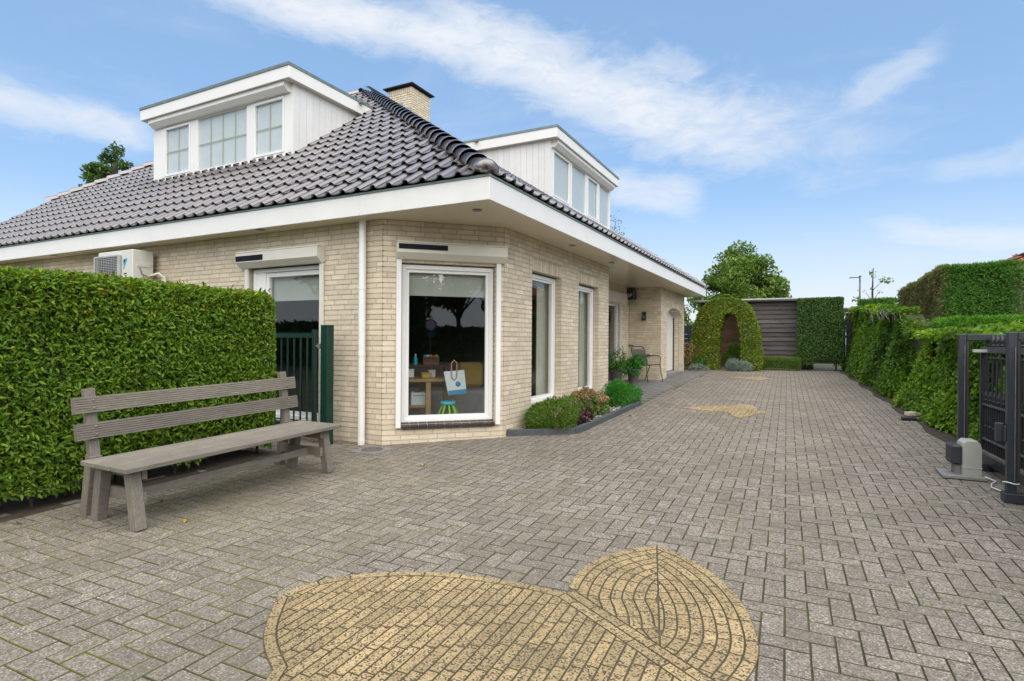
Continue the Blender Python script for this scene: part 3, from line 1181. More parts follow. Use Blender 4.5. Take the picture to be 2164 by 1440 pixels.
def even(line, step):
    L_ = [np.array(p) for p in line]
    out, acc = [L_[0]], 0.0
    for a, b2 in zip(L_, L_[1:]):
        d = np.linalg.norm(b2 - a)
        while acc + d >= step:
            a = a + (b2 - a) * (step - acc) / d
            d = np.linalg.norm(b2 - a)
            out.append(a)
            acc = 0.0
        acc += d
    return np.array(out)


for line, sgn in ((right_line, 1), (left_line, -1)):
    E_ = even(line, .03)
    T_ = np.gradient(E_, axis=0)
    T_ /= np.linalg.norm(T_, axis=1, keepdims=True)
    Nn_ = np.stack([T_[:, 1], -T_[:, 0]], 1) * (1 if sgn > 0 else -1)   # towards the axis
    if (Nn_[len(Nn_) // 2] @ axn) * ((E_[len(E_) // 2] - tipP) @ axn) > 0:
        Nn_ = -Nn_
    for k in range(11):
        A_, B_ = E_ + Nn_ * k * .057, E_ + Nn_ * (k + 1) * .057
        i0 = 0
        while i0 < len(E_) - 1:
            i1 = min(i0 + rnd.choice((5, 6, 6)) - (2 if i0 == 0 and k % 2 else 0), len(E_) - 1)
            poly = [tuple(p) for p in A_[i0:i1 + 1]] + [tuple(p) for p in B_[i0:i1 + 1][::-1]]
            if area(poly) < 0:
                poly = poly[::-1]
            sh_ = axn * 0.0
            a_, b_ = tuple(tipP + sh_), tuple(tipP + axis + sh_)
            side_ = (axis[0] * (E_[len(E_) // 2][1] - tipP[1]) - axis[1] * (E_[len(E_) // 2][0] - tipP[0]))
            poly = clip_half(poly, a_, b_) if side_ > 0 else clip_half(poly, b_, a_)
            poly = clip_half(poly, tuple(sa2), tuple(sb2)) if len(poly) >= 3 else []
            if len(poly) >= 3:
                YP.append(poly)
            i0 = i1
made = [p for p in (yellow_piece(q) for q in YP) if p]
cen = [np.mean([v for v in p[0]], 0) for p in made]
siz = np.array([np.ptp(np.array(p[0])[:, 0]) + np.ptp(np.array(p[0])[:, 1]) for p in made])
near = set(visible_rank(cen, siz, 300))
rest = MB()
for i, (V_, F_) in enumerate(made):
    if i in near:
        c0 = cen[i]
        mb = MB()
        mb.add([(v[0] - c0[0], v[1] - c0[1], v[2] - c0[2]) for v in V_], F_)
        ymesh = mb.mesh('yellow_paver', M['yellow_paver'])
        ymesh.materials.append(M['motif_joint'])
        ymesh.polygons.foreach_set('material_index', [1] * (len(F_) - 1) + [0])  # sides and chamfers in joint colour, soil and painted joint shade
        inst('yellow_paver', ymesh, motif, Matrix.Translation(c0))
    else:
        rest.cur = rnd.random()
        rest.add(V_, F_)
for poly, w in ((far1, .07), (far2, .07)):
    xs, ysv = [p[0] for p in poly], [p[1] for p in poly]
    for i in range(int((max(xs) - min(xs)) / w) + 2):
        for j in range(int((max(ysv) - min(ysv)) / .2) + 2):
            x0, y0 = min(xs) + i * w, min(ysv) + j * .2 - (i % 3) * .06
            q = clip_convex(poly, [(x0, y0), (x0 + w, y0), (x0 + w, y0 + .2), (x0, y0 + .2)])
            pc = yellow_piece(q) if len(q) >= 3 else None
            if pc:
                rest.cur = rnd.random()
                rest.add(*pc)
o = rest.build('yellow_pavers', M['yellow_paver'], motif)
o['kind'] = 'stuff'

# ------------------------------------------------------------------ HOUSE
house = wthing('house', 'cream brick bungalow with glazed brown tiled hip roof and two white dormers', 'house', (-8.0, 11.5, .3))
ZS = 2.81                                    # underside of the eaves
XE, YE, ZE = -2.86, 4.95, 3.05               # eaves corner, top of the fascia
YN = 18.45
APEX = Vector((-9.9, 11.0, 7.609))
APEX_N = Vector((-9.9, 12.4, 7.609))
P1, P2 = Vector((-4.46, 5.24, 0)), Vector((-3.40, 6.30, 0))
CH = .0625                                   # course height
BP = .222                                    # brick pitch


def frame_m(o, u):
    """wall frame: x along the wall, y inwards, z up"""
    u = Vector(u).normalized()
    n = Vector((-u.y, u.x, 0))
    return Matrix(((u.x, n.x, 0, o[0]), (u.y, n.y, 0, o[1]), (0, 0, 1, 0), (0, 0, 0, 1)))


BRICKS = []      # (world matrix, length, height, parent wall)


def free(s0, s1, cuts):
    out, cur = [], s0
    for a, b in sorted(cuts):
        if b <= cur or a >= s1:
            continue
        if a > cur:
            out.append((cur, min(a, s1)))
        cur = max(cur, b)
    if cur < s1:
        out.append((cur, s1))
    return out


def brick_wall(o, u, length, z0, z1, cuts=lambda z: [], parent=house, depth=.1, soldiers=(), name='wall', seed=0):
    """cuts(z) -> openings [(s0, s1)] at height z. The mortar bed is the wall part, bricks stand proud of it."""
    Mw = frame_m(o, u)
    rr = random.Random(seed)
    core = MB()
    n = int((z1 - z0) / CH) + 1
    zb = z1 - n * CH
    bl = []
    for k in range(n):
        a, b = zb + k * CH, zb + (k + 1) * CH
        zc = (a + b) / 2
        cs = cuts(zc)
        for s0, s1 in free(.012, length - .012, [(c0 - .006, c1 + .006) for c0, c1 in cs]):
            core.box(s0, s1, .0055, depth + .12, a, b, Mw)
        off = (BP / 2 if k % 2 else 0) + rr.choice((0, 0, .056, -.056))
        sold = [(s[0], s[1]) for s in soldiers if s[2] < zc < s[3]]
        for s0, s1 in free(0, length, list(cs) + sold):
            s = s0
            e = (math.floor((s0 - off) / BP) + 1) * BP + off
            if e - s0 < .05:
                e += BP
            while s < s1 - .02:
                if s1 - e < .05:
                    e = s1
                L = e - s - .011
                if L > .02:
                    bl.append((s + L / 2, zc, L, CH - .012))
                s, e = e, min(e + BP, s1)
    for s0, s1, a, b in soldiers:
        k = int((s1 - s0) / .0625)
        w = (s1 - s0) / k
        for i in range(k):
            bl.append((s0 + (i + .5) * w, (a + b) / 2, w - .011, b - a - .012))
    wall = core.build(name, M['mortar'], parent)
    for s, z, L, h in bl:
        BRICKS.append((Mw @ Matrix.Translation((s, rr.uniform(-.0015, .0022), z)), L, h, wall, depth))
    return wall, Mw


BH = CH - .012


def brick_verts(L, h, d):
    x, y = L / 2, h / 2
    return [(sx * x, yy, sz * y) for yy in (0, d) for sx, sz in ((-1, -1), (1, -1), (1, 1), (-1, 1))]


BRICK_F = [(0, 1, 2, 3), (0, 4, 5, 1), (1, 5, 6, 2), (2, 6, 7, 3), (3, 7, 4, 0)]


def finish_bricks():
    full = [i for i, b in enumerate(BRICKS) if abs(b[1] - (BP - .011)) < .004 and abs(b[2] - BH) < .002]
    cen = [tuple(BRICKS[i][0].translation) for i in full]
    # facing the viewer counts too
    siz = np.array([max(.05, abs((BRICKS[i][0].to_3x3() @ Vector((0, 1, 0))).dot((Vector(cen[k]) - Vector(CAMP)).normalized()))) for k, i in enumerate(full)])
    hid = np.array([not (c[0] < -5.3 and c[1] < 5.5 and c[2] < 1.75) for c in cen])
    order = visible_rank(cen, siz * hid, 300)
    near = {full[k] for k in order}
    mb = MB()
    mb.add(brick_verts(BP - .011, BH, .1), BRICK_F)
    me = mb.mesh('brick', M['brick'])
    rest = {}
    for i, (X4, L, h, wall, d) in enumerate(BRICKS):
        if i in near:
            inst('brick', me, wall, X4)
        else:
            rest.setdefault(wall, []).append((np.array(X4), L, h, d))
    FB = np.array(BRICK_F)
    for wall, lst in rest.items():
        VV = np.concatenate([np.array(brick_verts(L, h, d)) @ A[:3, :3].T + A[:3, 3] for A, L, h, d in lst])
        FF = (np.arange(len(lst))[:, None, None] * 8 + FB[None]).reshape(-1, 4)
        o = mesh_np('bricks', VV, FF, M['brick'], wall, np.repeat(rng.random(len(lst)), 5))
        o['kind'] = 'stuff'


# --- walls (s runs to the right as seen from outside)
XL = -14.6
WL0 = (-6.80 - XL, -5.45 - XL)
brick_wall((XL, 5.24), (1, 0), P1.x - XL, .06, ZS, lambda z: [WL0] if .30 < z < 2.36 else [], seed=1)
CO = (.22, 1.38, .36, 2.31)                  # corner window opening: s, z
brick_wall(P1, P2 - P1, (P2 - P1).length, .08, ZS, lambda z: [CO[:2]] if CO[2] < z < CO[3] else [], seed=2)
W3A, W3B = (7.12 - 6.30, 8.17 - 6.30), (8.93 - 6.30, 9.93 - 6.30)
W3Z = (.48, 2.355)
brick_wall(P2, (0, 1), 10.52 - 6.30, .12, ZS, lambda z: [W3A, W3B] if W3Z[0] < z < W3Z[1] else [],
           soldiers=[(W3A[0], W3A[1], 2.36, 2.53), (W3B[0], W3B[1], 2.36, 2.53)], seed=3)
brick_wall((-3.40, 10.52), (-1, 0), .85, .2, ZS, seed=4)
DO = (1.0, 3.50)                             # porch door opening along the recess wall
brick_wall((-4.25, 10.52), (0, 1), 4.38, .2, ZS, lambda z: [DO] if z < 2.34 else [], seed=5)
brick_wall((-4.25, 14.90), (1, 0), .85, .3, ZS, seed=6)


def arch_cut(z):
    if z < 2.07:
        return [(.70, 2.80)]
    t = (z - 2.07) / .29
    return [(1.75 - 1.05 * math.sqrt(1 - t * t), 1.75 + 1.05 * math.sqrt(1 - t * t))] if t < 1 else []


brick_wall((-3.40, 14.90), (0, 1), 3.10, .34, ZS, arch_cut, seed=7)
brick_wall((-3.40, 18.0), (-1, 0), 4.0, .4, ZS, seed=8)
# plastered underside of the arch and its brick jambs
mb = MB()
prev = None
for k in range(17):
    a = math.pi * k / 16
    q = (16.65 - 1.055 * math.cos(a), 2.065 + .295 * math.sin(a))
    if prev:
        mb.quad((-3.395, prev[0], prev[1]), (-3.395, q[0], q[1]), (-3.72, q[0], q[1]), (-3.72, prev[0], prev[1]))
    prev = q
mb.build('arch_soffit', M['cream'], house)
for k in range(26):
    a0, a1 = math.pi * k / 26 + .004, math.pi * (k + 1) / 26 - .004
    q = MB()
    v = [(-3.397, 16.65 - r * math.cos(a), 2.065 + r2 * math.sin(a)) for a in (a0, a1) for r, r2 in ((1.052, .293), (1.16, .40))]
    v = [v[0], v[1], v[3], v[2]]
    q.add(v + [(x - .1, y, z) for x, y, z in v], [(0, 1, 2, 3), (0, 4, 5, 1), (1, 5, 6, 2), (2, 6, 7, 3), (3, 7, 4, 0)])
    q.build('arch_brick', M['brick'], house)
brick_wall((-3.70, 17.70), (1, 0), .19, .4, 2.08, seed=9, name='jamb')

# --- eaves: soffit, fascias, zinc edge
mb = MB()
mb.box(-15.9, XE + .02, YE + .02, YN - .02, ZS, ZS + .02)
mb.build('soffit', M['soffit'], house)
def seam_boards(name, pts, axis, lo, hi):
    for a, b in zip(pts, pts[1:]):
        q = MB()
        if axis == 'y':
            q.cbox(XE, XE + .024, a + .0015, b - .0015, lo, hi, .002)
        else:
            q.cbox(a + .0015, b - .0015, YE - .024, YE, lo, hi, .002)
        q.build(name, M['white'], house)
seam_boards('fascia_board', [YE - .024, 7.15, 9.7, 12.2, 15.05, 17.6, YN], 'y', ZS - .012, 3.03)
seam_boards('fascia_board', [-15.9, -13.0, -10.2, -7.4, -4.55, XE + .001], 'x', ZS - .012, 3.03)
q = MB()
q.cbox(-9.0, XE + .024, YN, YN + .024, ZS - .012, 3.03, .002)
q.build('fascia_board', M['white'], house)
mb = MB()
mb.box(XE - .03, XE + .034, YE - .034, YN + .034, 3.03, 3.052)
mb.box(-15.9, XE - .03, YE - .034, YE + .03, 3.03, 3.052)
mb.build('gutter_edge', M['zinc'], house)
for x, y in ((-3.22, 5.32), (-6.35, 5.05), (-11.6, 5.06), (-3.12, 7.9), (-3.15, 9.9)):
    q = MB()
    q.lathe([(.055, -.004), (.055, .0), (.045, .002), (.04, .012)], (x, y, ZS - .004), 16)
    q.build('soffit_light', M['zinc'], house)

# --- downpipe
mb = MB()
mb.tube([(-4.71, 5.165, .12), (-4.71, 5.165, ZS)], .042, 20)
dp = mb.build('downpipe', M['white_pvc'], house)
for z in (.16, 1.19, 1.98):
    q = MB()
    q.tube([(-4.71, 5.165, z), (-4.71, 5.165, z + .035)], .0455, 20)
    q.build('collar', M['white_pvc'], dp)


# --- window helper in wall coordinates
def win_frame(Mw, s0, s1, z0, z1, w, y0, y1, mb=None):
    mb = mb or MB()
    mb.cbox(s0, s1, y0, y1, z0, z0 + w, .003, Mw)
    mb.cbox(s0, s1, y0, y1, z1 - w, z1, .003, Mw)
    mb.cbox(s0, s0 + w, y0 + .001, y1 - .001, z0 + w, z1 - w, .003, Mw)
    mb.cbox(s1 - w, s1, y0 + .001, y1 - .001, z0 + w, z1 - w, .003, Mw)
    return mb


def wquad(Mw, s0, s1, z0, z1, y):
    return [tuple(Mw @ Vector(p)) for p in ((s0, y, z0), (s1, y, z0), (s1, y, z1), (s0, y, z1))]


def pane(Mw, s0, s1, z0, z1, y, parent, mat='glass'):
    q = MB()
    q.quad(*wquad(Mw, s0, s1, z0, z1, y))
    return q.build('pane', M[mat], parent)


def shutter_box(Mw, s0, s1, z0, z1, d, parent, sol=None, mat='cream', name='shutter_box'):
    q = MB()
    prof = [(0, z1), (-d, z1 - .015), (-d, z0 + .07), (-d * .45, z0), (0, z0)]
    v = [tuple(Mw @ Vector((s, y, z))) for s in (s0, s1) for y, z in prof]
    n = len(prof)
    q.add(v, [tuple(range(n)), tuple(range(2 * n - 1, n - 1, -1))] + [(i, (i + 1) % n, n + (i + 1) % n, n + i) for i in range(n)])
    q.cbox(s0 - .004, s1 + .004, -d - .004, .0, z1 - .012, z1 + .006, .002, Mw)
    b = q.build(name, M[mat], parent)
    if sol:
        q = MB()
        q.box(s0 + sol[0], s0 + sol[1], -d - .008, -d + .004, sol[2], sol[3], Mw)
        q.build('solar_strip', M['solar'], b)
    return b


# --- corner window
MC = frame_m(P1, P2 - P1)
q = win_frame(MC, .228, 1.372, .375, 2.295, .052, .06, .13)
win_frame(MC, .275, 1.325, .42, 2.25, .045, .085, .14, q)
wc = q.build('window', M['white_pvc'], house)
tag(wc, 'large corner window of the chamfered wall')
pane(MC, .32, 1.28, .465, 2.205, .11, wc)
q = MB()
q.box(.30, 1.30, .165, .17, 1.93, 2.24, MC)
q.build('blind', M['blind'], wc)
for a in (.155, 1.385):
    q = MB()
    q.cbox(a, a + .06, -.045, -.002, .335, 2.345, .004, MC)
    q.build('shutter_rail', M['white_pvc'], wc)
shutter_box(MC, .15, 1.50, 2.345, 2.545, .13, house, (.02, .60, 2.455, 2.515))
n_t = 11
for i in range(n_t):
    a, b = .222 + i * (1.378 - .222) / n_t, .222 + (i + 1) * (1.378 - .222) / n_t
    q = MB()
    v = [(a + .004, .08, .40), (b - .004, .08, .40), (b - .004, -.035, .352), (a + .004, -.035, .352),
         (a + .004, .08, .345), (b - .004, .08, .345), (b - .004, -.035, .318), (a + .004, -.035, .318)]
    q.add([tuple(MC @ Vector(p)) for p in v], [(0, 1, 2, 3), (3, 2, 6, 7), (0, 3, 7, 4), (1, 5, 6, 2), (4, 7, 6, 5)])
    q.build('sill_tile', M['sill_tile'], wc)

# --- left window (behind the green gate)
ML = frame_m((XL, 5.24), (1, 0))
q = win_frame(ML, WL0[0] + .01, WL0[1] - .01, .33, 2.335, .05, .05, .12)
win_frame(ML, WL0[0] + .24, WL0[1] - .055, .37, 2.28, .06, .075, .13, q)
q.cbox(WL0[0] + .06, WL0[0] + .24, .06, .12, .38, 2.285, .003, ML)
wl = q.build('window', M['white_pvc'], house)
tag(wl, 'tall window behind the hedge and the green gate')
pane(ML, WL0[0] + .29, WL0[1] - .11, .42, 2.23, .10, wl)
q = MB()
q.box(WL0[0] + .27, WL0[1] - .1, .16, .165, 1.90, 2.25, ML)
q.build('blind', M['blind'], wl)
for a in (WL0[0] - .055, WL0[1] - .003):
    q = MB()
    q.cbox(a, a + .058, -.04, -.002, .30, 2.36, .004, ML)
    q.build('shutter_rail', M['cream'], wl)
shutter_box(ML, WL0[0] - .12, WL0[1] + .055, 2.345, 2.555, .13, house, (.01, .54, 2.43, 2.50))

# --- two slender windows on the drive side
MR = frame_m(P2, (0, 1))
for (a, b), nm in ((W3A, 'slender window nearer the corner'), (W3B, 'slender window nearer the porch')):
    q = win_frame(MR, a + .008, b - .008, W3Z[0] + .012, W3Z[1] - .012, .05, .10, .17)
    win_frame(MR, a + .05, b - .05, W3Z[0] + .055, W3Z[1] - .055, .04, .12, .18, q)
    w = tag(q.build('window', M['white_pvc'], house), nm)
    pane(MR, a + .088, b - .088, W3Z[0] + .093, W3Z[1] - .093, .15, w)
    q = MB()
    q.cbox(a, b, -.03, .12, W3Z[0] - .045, W3Z[0] + .01, .004, MR)
    q.build('sill', M['shutter_grey'], w)
    q = MB()
    k = 14
    for i in range(k):
        s0 = a + .70 + i * (b - a - .6) / k
        q.add([tuple(MR @ Vector(p)) for p in ((s0, .26 + .03 * (i % 2), .5), (s0 + (b - a - .6) / k, .26 + .03 * ((i + 1) % 2), .5), (s0 + (b - a - .6) / k, .26 + .03 * ((i + 1) % 2), 2.3), (s0, .26 + .03 * (i % 2), 2.3))], [(0, 1, 2, 3)])
    q.build('curtain', M['curtain'], w)

# --- porch door
MD = frame_m((-4.25, 10.52), (0, 1))
q = win_frame(MD, DO[0], DO[1] - .01, .36, 2.33, .06, .04, .12)
for s in (1.8, 2.65):
    q.cbox(s, s + .06, .045, .115, .42, 2.27, .003, MD)
dr = q.build('sliding_door', M['white_pvc'], house)
for a, b in ((1.07, 1.79), (1.87, 2.64), (2.72, 3.42)):
    pane(MD, a, b, .42, 2.27, .08, dr)
for a in (DO[1] - .003,):
    q = MB()
    q.cbox(a, a + .055, -.04, -.002, .36, 2.36, .004, MD)
    q.build('shutter_rail', M['cream'], dr)
shutter_box(MD, DO[0] - .2, DO[1] + .40, 2.36, 2.60, .09, house)

# --- garage door
MG = frame_m((-3.40, 14.90), (0, 1))
q = MB()
for i in range(13):
    a, b = .62 + i * .175, .62 + (i + 1) * .175
    q2 = MB()
    q2.cbox(a + .002, b - .002, .275, .30, gz(16.6) + .09, 2.40, .004, MG)
    if i == 0:
        gd = q2.build('garage_door', M['white_pvc'], house)
    else:
        q2.build('door_board', M['white_pvc'], gd)
q = MB()
q.cbox(.72, 2.8, -.02, .33, gz(16.6) - .1, gz(16.6) + .075, .004, MG)
q.build('threshold', M['concrete'], gd)
q = MB()
q.tube([MG @ Vector((.83, .27, 1.22)), MG @ Vector((.83, .235, 1.22)), MG @ Vector((.92, .235, 1.22))], .009, 8)
q.build('handle', M['iron'], gd)
q = MB()
q.box(2.79, 2.83, .24, .3, gz(16.6), 2.2, MG)
q.build('door_frame', M['iron'], gd)

# --- rooms behind the glass
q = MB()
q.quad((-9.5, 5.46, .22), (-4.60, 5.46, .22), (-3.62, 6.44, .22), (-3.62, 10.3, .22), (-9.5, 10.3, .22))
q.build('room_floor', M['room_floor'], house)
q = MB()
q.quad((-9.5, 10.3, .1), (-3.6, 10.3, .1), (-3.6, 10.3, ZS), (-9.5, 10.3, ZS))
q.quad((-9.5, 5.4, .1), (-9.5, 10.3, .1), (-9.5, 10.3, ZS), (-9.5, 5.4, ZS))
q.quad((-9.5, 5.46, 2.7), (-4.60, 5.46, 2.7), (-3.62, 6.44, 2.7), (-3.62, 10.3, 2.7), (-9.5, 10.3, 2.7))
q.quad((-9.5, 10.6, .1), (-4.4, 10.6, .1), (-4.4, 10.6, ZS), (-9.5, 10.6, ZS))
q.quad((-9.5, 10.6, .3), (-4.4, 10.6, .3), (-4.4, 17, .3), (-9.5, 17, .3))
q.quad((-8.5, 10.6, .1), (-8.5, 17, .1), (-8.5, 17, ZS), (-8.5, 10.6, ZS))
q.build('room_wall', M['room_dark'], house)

# ------------------------------------------------------------------ roof
m1 = (APEX.z - ZE) / (APEX.y - YE)
m2 = (APEX.z - ZE) / (XE - APEX.x)
LH = (-10.1, 11.0, -17.4, 6.44)              # left hip in plan


def x_left(y):
    return LH[0] + (y - LH[1]) * (LH[2] - LH[0]) / (LH[3] - LH[1])


SW = Vector((x_left(YE), YE, ZE))
q = MB()
dz = Vector((0, 0, .03))
E0 = Vector((XE, YE, ZE))
EN = Vector((XE, YN, ZE))
q.quad(*(p - dz for p in (SW, E0, APEX)))
q.quad(*(p - dz for p in (E0, EN, APEX_N, APEX)))
q.quad(*(p - dz for p in (EN, Vector((-19, YN, ZE)), APEX_N)))
q.quad(*(p - dz for p in (SW, APEX, APEX_N, Vector((-19, YN, ZE)))))
roof = q.build('roof', M['underlay'], house)

TW, TL, TC = .225, .40, .345
TU = [0, .02, .05, .085, .125, .15, .163, .178, .195, .212, .226, .238]
TH = [.013, .005, .001, .0, .004, .013, .031, .042, .046, .042, .031, .012]


def tile_arrays():
    n = len(TU)
    top = [[(u, v, h + dh) for u, h in zip(TU, TH)] for v, dh in ((0.0, .044), (TL, .004))]
    lip = [[(u, v, h + dh) for u, h in zip(TU, TH)] for v, dh in ((0.0, .044), (.003, .031), (.06, .027))]
    V = np.array(top + lip).reshape(-1, 3)
    F = [(i, i + 1, n + i + 1, n + i) for i in range(n - 1)]
    F += [(2 * n + r * n + i + 1, 2 * n + r * n + i, 3 * n + r * n + i, 3 * n + r * n + i + 1) for r in range(2) for i in range(n - 1)]
    return V, np.array(F)


TV, TF = tile_arrays()


def plane_frame(o, u, v):
    u, v = Vector(u).normalized(), Vector(v).normalized()
    n = u.cross(v)
    return Matrix(((u.x, v.x, n.x, o[0]), (u.y, v.y, n.y, o[1]), (u.z, v.z, n.z, o[2]), (0, 0, 0, 1)))


MS = plane_frame((0, YE - .04, ZE - .03 + .012), (1, 0, 0), (0, 1, m1))
ME = plane_frame((XE + .04, 0, ZE - .03 + .012), (0, 1, 0), (-1, 0, m2))
c1, c2 = 1 / math.sqrt(1 + m1 * m1), 1 / math.sqrt(1 + m2 * m2)
kx = (XE - APEX.x) / (APEX.y - YE)


def south_lim(v):
    y = YE - .04 + v * c1
    return x_left(y), XE - (y - YE) * kx


def east_lim(v):
    x = XE + .04 - v * c2
    return YE + (XE - x) / kx, YN - (XE - x) / kx


DL = dict(x0=-11.85, x1=-7.84, y=6.87)       # left dormer
DR = dict(y0=11.32, y1=15.52, x=-4.99)       # right dormer


def hid_south(u, v):
    y = YE + v * c1
    return DL['x0'] + .1 < u < DL['x1'] - .1 and y > DL['y'] + .15 and y < 8.6


def hid_east(u, v):
    x = XE - v * c2
    return DR['y0'] + .1 < u < DR['y1'] - .1 and x < DR['x'] - .15 and x > -6.9


TILES = []
for MM, lim, rows, hid, ulo, uhi in ((MS, south_lim, 23, hid_south, -16.4, -2.6), (ME, east_lim, 25, hid_east, 4.9, 18.6)):
    A = np.array(MM)
    for r in range(rows):
        v0 = r * TC
        for i in range(int(ulo / TW) - 1, int(uhi / TW) + 2):
            u0 = i * TW
            lo, hi = lim(v0 + TC / 2)
            if u0 + TW < lo - .05 or u0 > hi + .05 or u0 > uhi or u0 < ulo - .3:
                continue
            if hid(u0 + TW / 2, v0 + TC / 2):
                continue
            lo2, hi2 = lim(v0)
            lo3, hi3 = lim(v0 + TL)
            edge = u0 < max(lo2, lo3) or u0 + .24 > min(hi2, hi3)
            TILES.append((A, MM, u0, v0, edge, lim))
cen = [tuple(t[1] @ Vector((t[2] + .11, t[3] + .17, .02))) for t in TILES]
south_side = np.array([1.0 if t[1] is MS and not t[4] else 0.0 for t in TILES])
near = set(visible_rank(cen, south_side, 300))
mb = MB()
mb.add(TV, [tuple(f) for f in TF], True)
tile_me = mb.mesh('roof_tile', M['tile'])
VV, RR = [], []
for i, (A, MM, u0, v0, edge, lim) in enumerate(TILES):
    if i in near:
        inst('roof_tile', tile_me, roof, MM @ Matrix.Translation((u0, v0, rnd.uniform(-.002, .002))) @ Matrix.Rotation(rnd.gauss(0, .004), 4, 'Z'))
        continue
    V = TV + np.array([u0, v0, rnd.uniform(-.002, .002)])
    if edge:
        L2 = np.array([lim(v) for v in V[:, 1]])
        V[:, 0] = np.clip(V[:, 0], L2[:, 0], L2[:, 1])
    VV.append(V @ A[:3, :3].T + A[:3, 3])
    RR.append(rnd.random())
k = len(VV)
o = mesh_np('roof_tiles', np.concatenate(VV), (np.arange(k)[:, None, None] * len(TV) + TF[None]).reshape(-1, 4), M['tile'], roof, np.repeat(RR, len(TF)), True)
o['kind'] = 'stuff'


def hip_row(a, b, step=.305, r0=.128, lift=.035, first_cap=True):
    d = (b - a).normalized()
    s = d.cross(Vector((0, 0, 1))).normalized()
    n = s.cross(d).normalized()
    q = MB()
    prof = [(0, r0 * 1.07), (.05, r0 * 1.07), (.055, r0), (.36, r0 * .92)]
    m = 11
    V = [(math.cos(math.pi * i / (m - 1)) * r, t, math.sin(math.pi * i / (m - 1)) * r * .95 + (.016 if t < .3 else -.010)) for t, r in prof for i in range(m)]
    F = [(k * m + i, k * m + i + 1, (k + 1) * m + i + 1, (k + 1) * m + i) for k in range(3) for i in range(m - 1)]
    q.add(V, F, True)
    me = q.mesh('hip_tile', M['hip_tile'])
    X = Matrix(((s.x, d.x, n.x, 0), (s.y, d.y, n.y, 0), (s.z, d.z, n.z, 0), (0, 0, 0, 1)))
    L = (b - a).length
    k = 0
    while k * step < L - .1:
        p = a + d * (k * step) + n * (lift - .03)
        o = inst('hip_tile', me, roof, Matrix.Translation(p) @ X @ Matrix.Rotation(rnd.gauss(0, .012), 4, 'Y'))
        if k == 0 and first_cap:
            q = MB()
            pr = [(0.0, -.035), (r0 * .55, -.03), (r0 * .95, -.012), (r0 * 1.07, .002)]
            V = [(math.cos(math.pi * i / (m - 1)) * r, t, math.sin(math.pi * i / (m - 1)) * r * .95 + .012) for r, t in pr for i in range(m)]
            q.add(V, F, True)
            inst('hip_cap', q.mesh('hip_cap', M['hip_tile']), roof, Matrix.Translation(p) @ X)
        k += 1


hip_row(Vector((XE - .06, YE + .05, ZE + .03)), APEX + Vector((0, 0, .03)))
hip_row(Vector((XE - .06, YN - .05, ZE + .03)), APEX_N + Vector((0, 0, .03)))
hip_row(Vector((x_left(7.05), 7.05, ZE + m1 * (7.05 - YE) + .03)), Vector((LH[0], LH[1], ZE + m1 * (LH[1] - YE) + .03)), first_cap=False)
hip_row(APEX + Vector((-.25, 0, .03)), APEX_N + Vector((0, .1, .03)), first_cap=False)

# ------------------------------------------------------------------ dormers
def boards(parent, Mw, spans, z_top, zbot):
    """vertical cladding boards between the dormer top and the roof slope"""
    for a, b in spans:
        q = MB()
        za, zb = min(zbot(a), z_top - .01), min(zbot(b), z_top - .01)
        v = [(a + .002, -.004, za), (b - .002, -.004, zb), (b - .002, -.004, z_top), (a + .002, -.004, z_top)]
        v2 = [(x, y + .017, z) for x, y, z in v]
        q.add([tuple(Mw @ Vector(p)) for p in v + v2], [(0, 1, 2, 3), (0, 3, 7, 4), (1, 5, 6, 2), (3, 2, 6, 7)])
        q.build('cladding_board', M['cladding'], parent)


